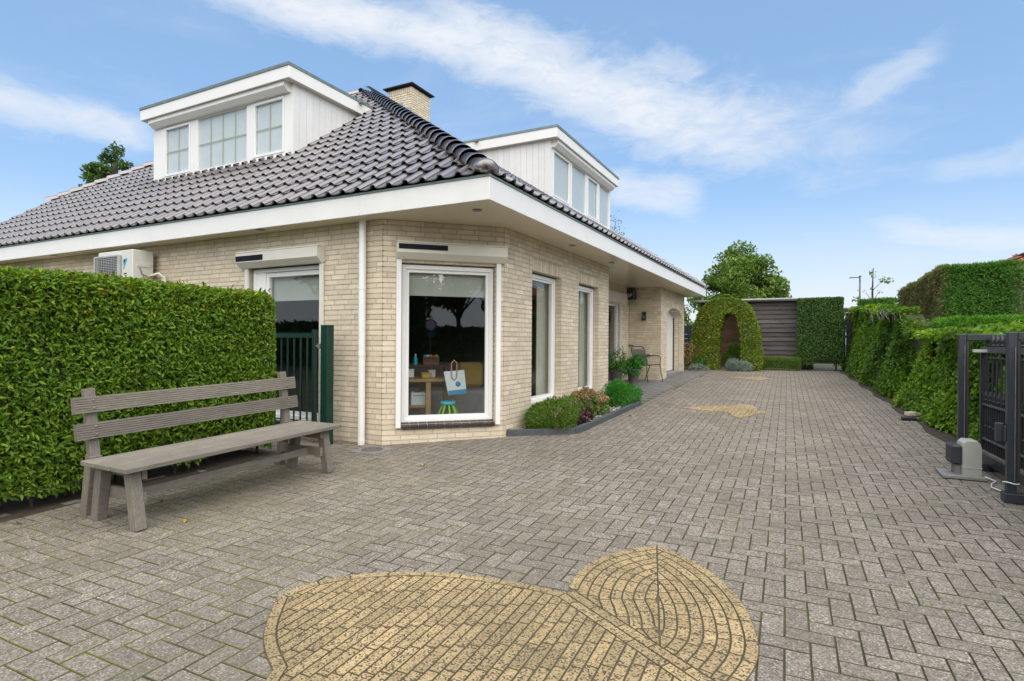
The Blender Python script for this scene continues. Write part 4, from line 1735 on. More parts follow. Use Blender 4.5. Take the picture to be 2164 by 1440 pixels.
def dormer(Mf, W, zb, ztop, zf0, depth, label, wins, side, slope_at, bars):
    """Mf: front frame (x to the right, y inwards). side: +1 boards on the right side, -1 on the left"""
    q = MB()
    q.box(.02, W - .02, .05, depth, zb - .4, zf0, Mf)
    d = tag(q.build('dormer', M['cladding'], house), label)
    q = MB()
    q.cbox(-.12, W + .12, -.2, -.178, zf0 - .005, ztop - .028, .003, Mf)
    q.cbox(-.12, -.098, -.178, depth, zf0 - .005, ztop - .028, .003, Mf)
    q.cbox(W + .098, W + .12, -.178, depth, zf0 - .005, ztop - .028, .003, Mf)
    q.build('fascia', M['white'], d)
    q = MB()
    q.box(-.11, W + .11, -.19, depth, zf0, zf0 + .018, Mf)
    q.build('soffit', M['cream'], d)
    q = MB()
    q.box(-.13, W + .13, -.215, -.15, ztop - .03, ztop + .022, Mf)
    q.box(-.13, -.06, -.15, depth, ztop - .03, ztop + .022, Mf)
    q.box(W + .06, W + .13, -.15, depth, ztop - .03, ztop + .022, Mf)
    q.box(-.06, W + .06, -.15, depth, ztop - .03, ztop - .01, Mf)
    q.build('roof_edge', M['zinc'], d)
    # the little spout near the back of the flat roof
    sx = W + .13 if side > 0 else -.13
    q = MB()
    q.box(min(sx, sx + .07 * side), max(sx, sx + .07 * side), depth - .55, depth - .45, ztop - .05, ztop - .01, Mf)
    q.build('spout', M['zinc'], d)
    # window band
    q = MB()
    q.cbox(0, W, 0, .06, zb, zb + .09, .003, Mf)
    q.cbox(0, W, 0.001, .06, zf0 - .17, zf0, .003, Mf)
    edges = [0] + [e for w in wins for e in w] + [W]
    for a, b in zip(edges[::2], edges[1::2]):
        q.cbox(a, b, .001, .06, zb + .09, zf0 - .17, .003, Mf)
    fr = q.build('window_frame', M['white'], d)
    q = MB()
    q.cbox(-.015, W + .015, -.035, .001, zb - .012, zb + .018, .003, Mf)
    q.build('sill', M['white'], d)
    for (a, b), (nx, nz), op in zip(wins, bars, (1, 0, 1, 0)):
        z0, z1 = zb + .09, zf0 - .17
        e = .045 if op else .004
        if op:
            q = win_frame(Mf, a + .004, b - .004, z0 + .004, z1 - .004, .045, -.008, .04)
            q.build('sash', M['white_pvc'], d)
        q = MB()
        q.quad(*wquad(Mf, a + e, b - e, z0 + e, z1 - e, .025))
        q.build('pane', M['glass_up'], d)
        q = MB()
        q.quad(*wquad(Mf, a, b, z0, z1, .05 + (.03 if nx else .045)))
        q.build('blind', M['blind_white'] if nx else M['curtain'], d)
        for i in range(1, nx):
            q = MB()
            s = a + (b - a) * i / nx
            q.box(s - .009, s + .009, .028, .034, z0 + e, z1 - e, Mf)
            q.build('glazing_bar', M['gold'], d)
        for i in range(1, nz):
            q = MB()
            z = z0 + (z1 - z0) * i / nz
            q.box(a + e, b - e, .0275, .0335, z - .009, z + .009, Mf)
            q.build('glazing_bar', M['gold'], d)
    shutter_box(Mf, .06, W - .06, zf0 - .15, zf0 - .002, .15, d, mat='white')
    q = MB()
    v = [(-.03, -.03, zb - .01), (W + .03, -.03, zb - .01), (W + .06, -.17, zb - .105), (-.06, -.17, zb - .105)]
    q.add([tuple(Mf @ Vector(p)) for p in v], [(0, 1, 2, 3)])
    q.box(-.03, W + .03, -.03, .05, zb - .2, zb - .012, Mf)
    q.build('flashing', M['black'], d)
    # side boards
    if side > 0:
        Ms = Mf @ Matrix.Translation((W, 0, 0)) @ Matrix.Rotation(math.pi / 2, 4, 'Z')
        spans = [(i * .145, (i + 1) * .145) for i in range(int((depth - .2) / .145))]
        boards(d, Ms, spans, zf0, lambda s: slope_at(s) - .08)
        Mo = Mf @ Matrix.Translation((0, 0, 0))
        q = MB()
        q.box(-.001, .019, .02, depth, zb - .3, zf0, Mo)
        q.build('side_panel', M['cladding'], d)
    else:
        Ms = Mf @ Matrix.Rotation(-math.pi / 2, 4, 'Z') @ Matrix.Translation((-depth, 0, 0))
        k = int((depth - .2) / .145)
        spans = [(depth - (i + 1) * .145, depth - i * .145) for i in range(k)]
        boards(d, Ms, spans, zf0, lambda s: slope_at(depth - s) - .08)
        q = MB()
        q.box(W - .019, W + .001, .02, depth, zb - .3, zf0, Mf)
        q.build('side_panel', M['cladding'], d)
    return d


zbL = ZE + m1 * (DL['y'] - YE) + .03
MfL = frame_m((DL['x0'], DL['y']), (1, 0))
WL_ = DL['x1'] - DL['x0']
dormer(MfL, WL_, zbL, 6.0, 5.77, 2.0, 'wide dormer with leaded-look glazing bars on the street side',
       [(.36, 1.20), (1.42, 2.82), (3.00, 3.80)], 1, lambda s: ZE + m1 * (DL['y'] + s - YE), [(2, 2), (4, 2), (2, 2)])
zbR = ZE + m2 * (XE - DR['x']) + .05
MfR = frame_m((DR['x'], DR['y0']), (0, 1))
dormer(MfR, DR['y1'] - DR['y0'], zbR, 6.0, 5.77, 2.3, 'dormer on the drive side with four narrow windows',
       [(.14, 1.12), (1.28, 2.20), (2.34, 3.14), (3.28, 4.08)], -1, lambda s: ZE + m2 * (XE - DR['x'] + s), [(1, 1)] * 4)

# ------------------------------------------------------------------ chimney
q = MB()
q.box(-10.24, -9.46, 12.22, 13.03, 6.8, 8.2)
chim = q.build('chimney', M['mortar'], house)
for o_, u_, L_ in (((-10.25, 12.2), (1, 0), .80), ((-9.45, 12.2), (0, 1), .84)):
    Mw = frame_m(o_, u_)
    for k in range(22):
        z = 8.03 - (k + .5) * CH
        s, e = 0, (BP / 2 if k % 2 else BP)
        while s < L_ - .02:
            e = min(e, L_)
            BRICKS.append((Mw @ Matrix.Translation(((s + e) / 2, rnd.uniform(-.002, .002), z)), e - s - .012, BH, chim, .1))
            s, e = e, e + BP
    for i in range(12):
        w = L_ / 12
        BRICKS.append((Mw @ Matrix.Translation(((i + .5) * w, -.002, 8.03 + .1)), w - .012, .19, chim, .1))
q = MB()
q.box(-10.35, -9.35, 12.1, 13.13, 8.215, 8.24)
q.box(-10.26, -9.44, 12.19, 13.04, 8.17, 8.215)
q.build('chimney_cap', M['black'], chim)
for x0, x1, z0, z1 in ((-9.74, -9.452, 7.0, 7.62), (-9.98, -9.74, 7.0, 7.80)):
    q = MB()
    q.box(x0, x1, 12.188, 12.2, z0, z1)
    q.build('lead_flashing', M['lead'], chim)

finish_bricks()

# ------------------------------------------------------------------ LEFT: hedge, bench, green gate
hx0, hx1, hy0, hy1, hz1 = -6.05, -5.22, .6, 4.36, 1.87
hedge = wthing('hedge', 'tall clipped broadleaf hedge standing behind the wooden bench', 'hedge', (-5.6, 3.0, gz(3)))
q = MB()
q.box(hx0 + .12, hx1 - .10, hy0 + .1, hy1 - .10, .22, hz1 - .09)
q.build('twig_shade', M['hedge_shade'], hedge)  # solid dark block, its colour stands in for shade inside the hedge
q = MB()
for i in range(26):
    y = hy0 + .2 + i * .14
    x = -5.40 + rnd.uniform(-.1, .1)
    q.tube([(x - .05, y, gz(y) - .05), (x, y + rnd.uniform(-.05, .05), .4), (x + .05, y + rnd.uniform(-.1, .1), .9)], [.016, .013, .008], 6)
q.build('stems', M['bark'], hedge)
P, Nv = box_points(hx0, hx1, hy0, hy1, .10, hz1, 7000, '+x+y+z', .14, .13)
keep = (P[:, 2] > gz(3) + .07 + .22 * smooth_noise(P, 6, 2) ** 2)
P, Nv = P[keep], Nv[keep]
bul = (smooth_noise(P, 3.0, 8) - .5) * .07
P = P + Nv * bul[:, None]
D, Nn = leaf_frames(P, Nv, .75, .12, .75, .1)
Ls = .047 * rng.uniform(.6, 1.3, len(P))
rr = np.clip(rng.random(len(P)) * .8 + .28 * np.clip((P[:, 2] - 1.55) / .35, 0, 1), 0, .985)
red = rng.random(len(P)) < .007
rr[red] = .999
k_ = 420
Ps_ = np.stack([rng.uniform(hx0, hx1 + .01, k_), rng.uniform(hy0, hy1, k_), hz1 + rng.random(k_) ** 2 * .07 - .02], 1)
Ds_ = norm(np.stack([rng.normal(size=k_) * .5, rng.normal(size=k_) * .5, np.ones(k_)], 1))
As_ = rng.normal(size=(k_, 3))
Ns_ = norm(As_ - (As_ * Ds_).sum(1, keepdims=True) * Ds_)
P, D, Nn = np.concatenate([P, Ps_]), np.concatenate([D, Ds_]), np.concatenate([Nn, Ns_])
Ls, rr = np.concatenate([Ls, .06 * rng.uniform(.7, 1.2, k_)]), np.concatenate([rr, rng.uniform(.75, .97, k_)])
near = visible_rank(P + D * .03, Ls / .047, 300)
nm = np.zeros(len(P), bool)
nm[near] = True
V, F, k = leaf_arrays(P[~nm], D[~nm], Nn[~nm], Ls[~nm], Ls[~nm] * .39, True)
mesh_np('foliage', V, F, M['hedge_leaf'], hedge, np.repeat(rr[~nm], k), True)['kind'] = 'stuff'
V, F, k = leaf_arrays(np.zeros((1, 3)), np.array([[0, 1., 0]]), np.array([[0, 0, 1.]]), .047, .018, True)
mb = MB()
mb.add(V, [tuple(f) for f in F], True)
leaf_me = mb.mesh('leaf', M['hedge_leaf'])
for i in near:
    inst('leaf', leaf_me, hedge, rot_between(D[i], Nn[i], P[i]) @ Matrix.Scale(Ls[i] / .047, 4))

# bare soil under the hedge
q = MB()
q.quad((-6.3, .3, gz(.3) + .001), (-5.08, .3, gz(.3) + .001), (-5.2, 4.45, gz(4.45) + .001), (-6.3, 4.45, gz(4.45) + .001))
structure(q.build('soil_strip', M['soil']))

# --- bench
bench = thing('bench', 'long weathered grey wooden bench with fluted back slats in front of the hedge', 'bench', (-4.35, 3.15, gz(3.15)))
bench.rotation_euler = (math.atan(SLOPE), 0, 0)


def fluted(length, h, t, grooves=7):
    """plank whose broad face has ridges; lies along y, face towards +x"""
    prof = [(-t, 0)]
    for i in range(grooves):
        a, b = h * i / grooves, h * (i + 1) / grooves
        prof += [(0, a + .0015), (0, b - .004), (-.004, b - .003), (-.004, b - .0005)]
    prof += [(-t, h)]
    q = MB()
    n = len(prof)
    v = [(x, y, z) for y in (-length / 2, length / 2) for x, z in prof]
    q.add(v, [tuple(range(n)), tuple(range(2 * n - 1, n - 1, -1))] + [(i, n + i, n + (i + 1) % n, (i + 1) % n) for i in range(n)])
    return q


for z, tl in ((.585, .0), (.775, .0)):
    o = fluted(1.98, .118, .034).build('back_slat', M['bench_wood'], bench)
    o.location = (-.262 - (z - .585) * .16, .01, z)
    o.rotation_euler = (0, -.12, 0)
for i in range(3):
    q = MB()
    x0 = -.215 + i * .190
    q.cbox(x0, x0 + .178, -.985, .985, .418, .452, .004)
    o = q.build('seat_plank', M['bench_wood'], bench)
    o.rotation_euler = (0, .0, rnd.uniform(-.002, .002))
for y in (-.87, .87):
    for a, b in (((.275, y, 0), (.205, y, .418)), ((-.225, y, 0), (-.14, y, .418)), ((-.415, y + .02, 0), (-.315, y + .02, .46))):
        q = MB()
        q.beam(a, b, .075, .08, (1, 0, 0), .004)
        q.build('leg', M['bench_leg'], bench)
    q = MB()
    q.beam((-.315, y + .02, .44), (-.372, y + .02, .945), .07, .055, (1, 0, 0), .004)
    q.build('back_post', M['bench_leg'], bench)
    s = -1 if y < 0 else 1
    q = MB()
    q.cbox(-.36, .26, y - .058 * s - .0175, y - .058 * s + .0175, .335, .417, .004)
    q.build('cross_rail', M['bench_wood'], bench)
    q = MB()
    q.cbox(-.30, .25, y - .056 * s - .0175, y - .056 * s + .0175, .165, .245, .004)
    q.build('cross_rail', M['bench_wood'], bench)
q = MB()
q.cbox(.045, .085, -.81, .81, .17, .235, .004)
q.build('stretcher', M['bench_wood'], bench)
q = MB()
q.cbox(-.2, .24, -.03, .03, .385, .4175, .004)
q.build('seat_brace', M['bench_wood'], bench)
for y in (-.85, .89):
    for z in (.615, .675, .805, .865):
        q = MB()
        q.lathe([(.009, 0), (.009, .003), (.006, .005)], n=8)
        o = q.build('bolt', M['galv'], bench)
        o.location = (-.262 - (z - .585) * .16 + .006, y, z)
        o.rotation_euler = (0, math.pi / 2 - .12, 0)

# --- green side gate between hedge and wall
gg = wthing('side_gate', 'dark green metal garden gate of upright bars between hedge and house', 'gate', (-5.7, 4.98, gz(5)))
q = MB()
q.cbox(-6.45, -5.27, 4.96, 5.0, 1.40, 1.445, .003)
q.cbox(-6.45, -5.27, 4.96, 5.0, .26, .36, .003)
q.cbox(-5.31, -5.262, 4.955, 5.005, .20, 1.50, .003)
q.build('frame', M['green_metal'], gg)
for i in range(9):
    q = MB()
    x = -5.41 - i * .112
    q.tube([(x, 4.98, .33), (x, 4.98, 1.42)], .011, 8)
    q.build('bar', M['green_metal'], gg)
q = MB()
for i in range(38):
    x = -6.4 + i * .0295
    q.prism([(x - .009, 4.976), (x + .009, 4.976), (x + .009, 4.984), (x - .009, 4.984)], 1.444, 1.449)
    q.add([(x - .009, 4.978, 1.449), (x + .009, 4.978, 1.449), (x, 4.98, 1.476), (x, 4.982, 1.449)], [(0, 1, 2), (1, 3, 2), (3, 0, 2)])
q.build('spike_strip', M['green_metal'], gg)
gp = wthing('gate_post', 'dark green square steel post against the brick wall beside the side gate', 'post', (-5.07, 4.98, gz(5)))
q = MB()
q.cbox(-5.135, -5.025, 4.925, 5.035, gz(5) - .05, 1.545, .005)
q.build('post', M['green_metal'], gp)
q = MB()
q.cbox(-5.137, -5.023, 4.923, 5.037, 1.545, 1.553, .002)
q.build('cap', M['green_metal'], gp)
q = MB()
q.tube([(-5.26, 4.98, 1.30), (-5.13, 4.98, 1.30)], .014, 8)
q.cbox(-5.215, -5.18, 4.955, 5.005, 1.27, 1.33, .003)
q.build('hinge', M['galv'], gp)

# --- drain cover by the downpipe
dc = wthing('drain_cover', 'square concrete drain cover with round grey lid below the downpipe', 'drain cover', (-4.36, 4.95, gz(5)))
X4 = Matrix.Translation((-4.36, 4.96, gz(4.96) + .004)) @ TILT
q = MB()
q.cbox(-.17, .17, -.17, .17, -.03, .008, .004, X4)
q.build('surround', M['concrete'], dc)
q = MB()
n = 24
V = [tuple(X4 @ Vector((r * math.cos(6.2832 * i / n), r * math.sin(6.2832 * i / n), z))) for r, z in ((.125, .009), (.12, .014), (.105, .014), (.1, .011)) for i in range(n)]
q.add(V, [(k * n + i, k * n + (i + 1) % n, (k + 1) * n + (i + 1) % n, (k + 1) * n + i) for k in range(3) for i in range(n)] + [tuple(range(3 * n, 4 * n))])
q.build('lid', M['pot'], dc)


# --- air-conditioning units on the street wall
def ac_unit(x0, x1, y0, y1, z0, z1, label, emblem=True):
    a = wthing('air_conditioner', label, 'air conditioner', ((x0 + x1) / 2, y1, z0), 'outdoor units on the street wall')
    q = MB()
    q.cbox(x0, x1, y0, y1, z0, z1, .012)
    q.build('casing', M['ac_white'], a)
    gx0, gx1, gz0, gz1 = x0 - .02, x0 + (x1 - x0) * .70, z0 + .03, z1 - .07
    q = MB()
    q.box(gx0 + .02, gx1 - .02, y0 - .004, y0 - .002, gz0 + .02, gz1 - .02)
    q.build('fan_opening', M['ac_dark'], a)
    q = win_frame(Matrix.Identity(4), gx0, gx1, gz0, gz1, .022, y0 - .055, y0 - .01)
    for i in range(1, 22):
        z = gz0 + (gz1 - gz0) * i / 22
        q.box(gx0 + .02, gx1 - .02, y0 - .052, y0 - .046, z - .0035, z + .0035)
    for i in range(1, 10):
        x = gx0 + (gx1 - gx0) * i / 10
        q.box(x - .003, x + .003, y0 - .046, y0 - .042, gz0 + .02, gz1 - .02)
    q.build('grille', M['ac_wire'], a)
    q = MB()
    q.cbox(x1 - .002, x1 + .012, y0 + .06, y0 + .27, z1 - .25, z1 - .19, .004)
    q.build('side_handle', M['ac_white'], a)
    q = MB()
    q.tube([(x1 + .01, y0 + .1, z1 - .26), (x1 + .022, y0 + .13, z1 - .36), (x1 + .02, y0 + .25, z1 - .40), (x1 + .015, y1, z1 - .41)], .008, 8)
    q.build('cable', M['galv'], a)
    if emblem:
        q = MB()
        ex, ez = x0 + (x1 - x0) * .755, z1 - .13
        q.add([(ex, y0 - .003, ez), (ex + .10, y0 - .003, ez), (ex, y0 - .003, ez - .17)], [(0, 2, 1)])
        q.build('emblem', M['blue'], a)
        q = MB()
        q.add([(ex + .004, y0 - .004, ez - .02), (ex + .05, y0 - .004, ez - .02), (ex + .004, y0 - .004, ez - .09)], [(0, 2, 1)])
        q.build('emblem_mark', M['solar'], a)
        q = MB()
        q.box(ex + .01, ex + .085, y0 - .003, y0 - .001, ez - .235, ez - .215)
        q.box(ex + .05, ex + .075, y0 - .003, y0 - .001, ez - .275, ez - .25)
        q.build('type_plate', M['dark_plastic'], a)
    for s in (x0 + .15, x1 - .15):
        q = MB()
        q.cbox(s - .02, s + .02, y0 + .02, 5.24, z0 - .04, z0 - .002, .003)
        q.build('bracket', M['galv'], a)
    return a


ac = ac_unit(-9.78, -8.86, 4.84, 5.15, 2.05, 2.70, 'cream outdoor unit with blue triangle emblem high on the wall above the hedge')
for dx in (.0, .045):
    q = MB()
    q.tube([(-8.86, 5.1, 2.33), (-8.72 + dx, 5.12, 2.36), (-8.66 + dx, 5.17, 2.30), (-8.65 + dx, 5.19, 1.4)], .017, 8)
    q.build('pipe', M['cream'], ac)
ac_unit(-12.35, -11.40, 4.86, 5.15, 1.72, 2.36, 'white outdoor unit almost hidden behind the hedge at far left', False)

# ------------------------------------------------------------------ PLANTER
for a, b in zip(K[:3], K[1:]):
    pass
kerb_mb = None
for i, (a, b) in enumerate(zip(K[:3], K[1:4])):
    q = MB()
    d = Vector((b[0] - a[0], b[1] - a[1], 0)).normalized() * .002
    q.beam((a[0] + d.x, a[1] + d.y, gz(a[1]) + .02), (b[0] - d.x, b[1] - d.y, gz(b[1]) + .02), .06, .12, (0, 0, 1), .006)
    if i == 0:
        kerb = structure(q.build('kerb', M['kerb']))
    else:
        q.build('kerb_stone', M['kerb'], kerb)
q = MB()
q.add([(x, y, gz(y) + .035) for x, y in planter], [tuple(range(len(planter)))])
structure(q.build('planter_soil', M['soil']))
pts = []
while len(pts) < 1500:
    x, y = rnd.uniform(-3.4, -2.55), rnd.uniform(6.3, 10.0)
    if inside(planter, x, y):
        pts.append((x, y))
Vb = np.array([(1, 0, 0), (-1, 0, 0), (0, 1, 0), (0, -1, 0), (0, 0, 1), (0, 0, -1)], float)
Fb = np.array([(0, 2, 4), (2, 1, 4), (1, 3, 4), (3, 0, 4), (2, 0, 5), (1, 2, 5), (3, 1, 5), (0, 3, 5)])
VV = []
for x, y in pts:
    s = rnd.uniform(.008, .02)
    VV.append(Vb @ np.array(Matrix.Rotation(rnd.random() * 6, 3, 'Z')).T * np.array([s, s * rnd.uniform(.6, 1), s * .6]) + np.array([x, y, gz(y) + .04]))
o = mesh_np('gravel', np.concatenate(VV), (np.arange(len(pts))[:, None, None] * 6 + Fb[None]).reshape(-1, 3), M['pebble'], None, np.repeat(rng.random(len(pts)), 8))
tag(o, 'white gravel in the narrow bed along the house', 'gravel', kind='stuff')


def shrub(name, label, c, r, n, L, W, mat, group=None, shell=.55, out=.7, up=.2, jitter=.8, core=True, stems=True, cat='shrub', lump=.18):
    t = wthing(name, label, cat, (c[0], c[1], gz(c[1])), group)
    q = MB()
    for i in range(7):
        a = i * .9
        q.tube([(c[0], c[1], gz(c[1]) - .02), (c[0] + math.cos(a) * r[0] * .3, c[1] + math.sin(a) * r[1] * .3, c[2]), (c[0] + math.cos(a) * r[0] * .6, c[1] + math.sin(a) * r[1] * .6, c[2] + r[2] * .5)], [.012, .008, .004], 5)
    q.build('stems', M['bark'], t)
    P, Nv = ellipsoid_points(c, r, n, shell, -.75)
    P = P + Nv * ((smooth_noise(P, 9, 4) - .5) * lump)[:, None]
    keep = P[:, 2] > gz(c[1]) + .01
    P, Nv = P[keep], Nv[keep]
    leaves('foliage', P, Nv, L, W, mat, t, out, up, jitter)
    return t


shrub('dwarf_conifer', 'rounded olive green dwarf conifer with brown tips nearest the corner window', (-3.02, 6.95, gz(7) + .20), (.30, .36, .25), 9000, .042, .010, M['dwarf_a'], 'rounded conifers in the bed', up=.35)
shrub('dwarf_conifer', 'rounded bright green dwarf conifer at the porch end of the bed', (-2.90, 9.62, gz(9.6) + .20), (.27, .40, .25), 9000, .042, .010, M['dwarf_b'], 'rounded conifers in the bed', up=.35)
hyd = wthing('hydrangea', 'dried brown hydrangea between the two rounded conifers', 'shrub', (-2.98, 8.35, gz(8.3)))
q = MB()
heads = []
for i in range(34):
    a, rr_ = rnd.random() * 6.28, rnd.random() ** .6
    e = Vector((-2.98 + math.cos(a) * .27 * rr_, 8.35 + math.sin(a) * .36 * rr_, gz(8.3) + .18 + .28 * (1 - rr_ * .5) * rnd.uniform(.6, 1.1)))
    q.tube([(-2.98 + math.cos(a) * .05, 8.35 + math.sin(a) * .06, gz(8.3)), e], [.005, .003], 5)
    heads.append(e)
q.build('stems', M['twig'], hyd)
Ps, Ns = zip(*[ellipsoid_points(tuple(h), (.055, .055, .045), 70, .5) for h in heads])
leaves('flower_heads', np.concatenate(Ps), np.concatenate(Ns), .028, .024, M['dry_flower'], hyd, .5, .2, 1.0)
P, Nv = ellipsoid_points((-2.98, 8.35, gz(8.3) + .12), (.26, .34, .16), 380, .3, -.5)
leaves('foliage', P, Nv, .07, .045, M['dwarf_a'], hyd, .6, .1, .8)
for (x, y, s, lab) in ((-2.80, 7.42, .13, 'low purple leaved plant beside the olive conifer'), (-2.92, 7.85, .15, 'low purple leaved plant in front of the hydrangea')):
    P, Nv = ellipsoid_points((x, y, gz(y) + .07), (s, s, .09), 220, .4, -.2)
    t = wthing('heuchera', lab, 'plant', (x, y, gz(y)))
    leaves('foliage', P, Nv, .055, .05, M['purple_leaf'], t, .6, .2, .8, kind=None)

# ------------------------------------------------------------------ PORCH things
def pot_plant(x, y, s, label, mat, droop):
    t = wthing('potted_plant', label, 'potted plant', (x, y, gz(y)), 'potted plants by the porch')
    q = MB()
    q.lathe([(.105 * s, 0), (.15 * s, .36 * s), (.162 * s, .365 * s), (.162 * s, .39 * s), (.145 * s, .39 * s), (.14 * s, .35 * s)], (x, y, gz(y)), 24)
    q.build('pot', M['pot'], t)
    P, Nv = ellipsoid_points((x, y, gz(y) + .49 * s), (.26 * s, .26 * s, .17 * s), 1000, .25, -.8)
    P = P + Nv * ((smooth_noise(P, 14, 4) - .5) * .35)[:, None]
    leaves('foliage', P, Nv, .085, .022, mat, t, .8, .15, .8, droop=droop)
    q = MB()
    for i in range(12):
        a = i * .53
        q.tube([(x, y, gz(y) + .36 * s), (x + math.cos(a) * .12, y + math.sin(a) * .12, gz(y) + .52 * s), (x + math.cos(a) * .24, y + math.sin(a) * .24, gz(y) + .5 * s)], [.004, .003, .002], 5)
    q.build('stems', M['pot_leaf'], t)


pot_plant(-4.02, 13.05, .98, 'leafy plant in a grey pot against the brick pier, left of the pair', M['pot_leaf'], .1)
pot_plant(-3.72, 13.45, .95, 'feathery plant in a grey pot next to the patio chair', M['dwarf_b'], .25)

# metal patio chair, local: faces +y
ch = thing('patio_chair', 'dark metal stacking armchair with grey mesh back on the porch', 'chair', (-3.58, 14.22, gz(14.2)), math.radians(-118))
TB = M['chair_metal']
for s in (-1, 1):
    q = MB()
    q.tube([(s * .27, .27, 0), (s * .255, .22, .25), (s * .25, .19, .44), (s * .26, .2, .60), (s * .265, .15, .655), (s * .26, -.05, .66), (s * .235, -.24, .64)], .011, 8)
    q.build('arm', TB, ch)
    q = MB()
    q.tube([(s * .24, -.30, 0), (s * .225, -.16, .3), (s * .215, -.10, .42)], .011, 8)
    q.build('leg', TB, ch)
q = MB()
arc = [(-.225, .24, .44), (-.225, -.18, .41), (-.235, -.24, .55), (-.24, -.32, .80), (-.215, -.345, .865), (-.12, -.355, .885), (.12, -.355, .885), (.215, -.345, .865), (.24, -.32, .80), (.235, -.24, .55), (.225, -.18, .41), (.225, .24, .44)]
q.tube(arc, .012, 8)
q.tube([(-.225, .24, .44), (.225, .24, .44)], .011, 8)
q.tube([(-.232, -.345, .83), (-.1, -.352, .815), (.1, -.352, .815), (.232, -.345, .83)], .008, 8)
q.build('frame', TB, ch)
q = MB()
q.add([(-.22, .235, .437), (.22, .235, .437), (.22, -.17, .412), (-.22, -.17, .412)], [(0, 1, 2, 3)])
q.add([(-.22, .235, .431), (.22, .235, .431), (.22, -.17, .406), (-.22, -.17, .406)], [(3, 2, 1, 0)])
q.build('seat', M['chair_mesh'], ch)
q = MB()
q.add([(-.225, -.185, .43), (.225, -.185, .43), (.23, -.245, .55), (.232, -.315, .8), (-.232, -.315, .8), (-.23, -.245, .55)], [(0, 1, 2, 5), (5, 2, 3, 4)])
q.add([(-.225, -.19, .43), (.225, -.19, .43), (.23, -.25, .55), (.232, -.32, .8), (-.232, -.32, .8), (-.23, -.25, .55)], [(5, 2, 1, 0), (4, 3, 2, 5)])
q.build('backrest', M['chair_mesh'], ch)

# lantern on the porch wall
lt = wthing('wall_lamp', 'small black wall lantern on the porch brick wall above the chair', 'lamp', (-3.83, 14.9, 2.05))
q = MB()
q.cbox(-3.87, -3.79, 14.875, 14.897, 1.96, 2.16, .003)
q.cbox(-3.885, -3.775, 14.78, 14.875, 1.95, 1.985, .004)
q.cbox(-3.885, -3.775, 14.78, 14.875, 2.145, 2.165, .004)
for x in (-3.88, -3.782):
    q.box(x, x + .006, 14.783, 14.789, 1.985, 2.145)
q.build('bracket', M['iron'], lt)
q = MB()
q.box(-3.872, -3.788, 14.79, 14.868, 1.986, 2.144)
q.build('glass', M['lamp_glass'], lt)
q = MB()
q.lathe([(.012, 0), (.02, .04), (.012, .08)], (-3.83, 14.83, 1.99), 10)
q.build('bulb', M['grey_cloth'], lt)

# black sign box under the porch eaves with the letters OP
sg = wthing('sign_box', 'black box with white letters OP under the porch eaves', 'sign', (-4.17, 14.8, 2.51))
q = MB()
q.cbox(-4.31, -4.05, 14.66, 14.89, 2.50, 2.77, .008)
q.build('box', M['iron'], sg)
q = MB()
q.box(-4.062, -4.052, 14.652, 14.66, 2.54, 2.74)
q.build('lit_edge', M['shutter_grey'], sg)  # pale strip painted as the lit right face of the box
cu = bpy.data.curves.new('letters', 'FONT')
cu.body = 'OP'
cu.size = .14
cu.align_x = 'CENTER'
cu.extrude = .002
to = bpy.data.objects.new('letters_tmp', cu)
COL.objects.link(to)
dg = bpy.context.evaluated_depsgraph_get()
lm = bpy.data.meshes.new_from_object(to.evaluated_get(dg))
bpy.data.objects.remove(to)
lm.materials.clear()
lm.materials.append(M['white_pvc'])
inst('letters', lm, sg, Matrix.Translation((-4.19, 14.656, 2.55)) @ Matrix.Rotation(math.pi / 2, 4, 'X'))

o = wthing('wall_box', 'small beige box fixed to the porch wall corner', 'box', (-4.17, 14.85, 1.3))
q = MB()
q.cbox(-4.22, -4.12, 14.84, 14.897, 1.29, 1.345, .005)
q.build('case', M['grey_plastic'], o)
q = MB()
q.cbox(-4.222, -4.118, 14.838, 14.897, 1.276, 1.289, .003)
q.build('base', M['dark_plastic'], o)
o = wthing('ashtray', 'short metal tube holder on the porch wall beside the chair', 'holder', (-3.72, 14.85, 1.04))
q = MB()
q.tube([(-3.84, 14.85, 1.05), (-3.68, 14.85, 1.05)], .018, 8)
q.build('tube', M['galv'], o)
q = MB()
q.lathe([(.03, 0), (.045, .02), (.045, .05), (.035, .06)], (-3.66, 14.85, 1.02), 12)
q.build('cup', M['grey_plastic'], o)

# ------------------------------------------------------------------ BACK GARDEN
def hedge_block(name, label, x0, x1, y0, y1, z0, z1, mat, dens, L, W, faces='-x+x-y+z', rad=.05, group=None, depth=.10, matx=None, core=.10, up=.2, out=.55, bul=.03, bottom=None):
    t = wthing(name, label, 'hedge', ((x0 + x1) / 2, (y0 + y1) / 2, min(gz((y0 + y1) / 2), z0)), group)
    q = MB()
    q.box(x0 + core, x1 - core, y0 + core, y1 - core, z0 + core * .6, z1 - core)
    q.build('twig_shade', M['hedge_shade'], t)  # inset dark block painted as shade behind the leaves
    P, Nv = box_points(x0, x1, y0, y1, z0, z1, dens, faces, depth, rad)
    P = P + Nv * ((smooth_noise(P, 4, 9) - .5) * bul)[:, None]
    if bottom is not None:
        keep = bottom(P)
        P, Nv = P[keep], Nv[keep]
    if matx:
        side = Nv[:, 0] < -.6
        leaves('dry_side', P[side], Nv[side], L, W, matx, t, out, up)
        P, Nv = P[~side], Nv[~side]
    leaves('foliage', P, Nv, L, W, mat, t, out, up)
    return t


# clipped arch
ar = wthing('hedge_arch', 'round topped yellow green clipped beech arch at the end of the drive', 'topiary', (-2.35, 19.4, gz(19.4)))
AX, AHW, AT = -2.35, 1.06, 2.78
IX, IHW, IT = -2.20, .36, 2.32
zb = gz(19.4)


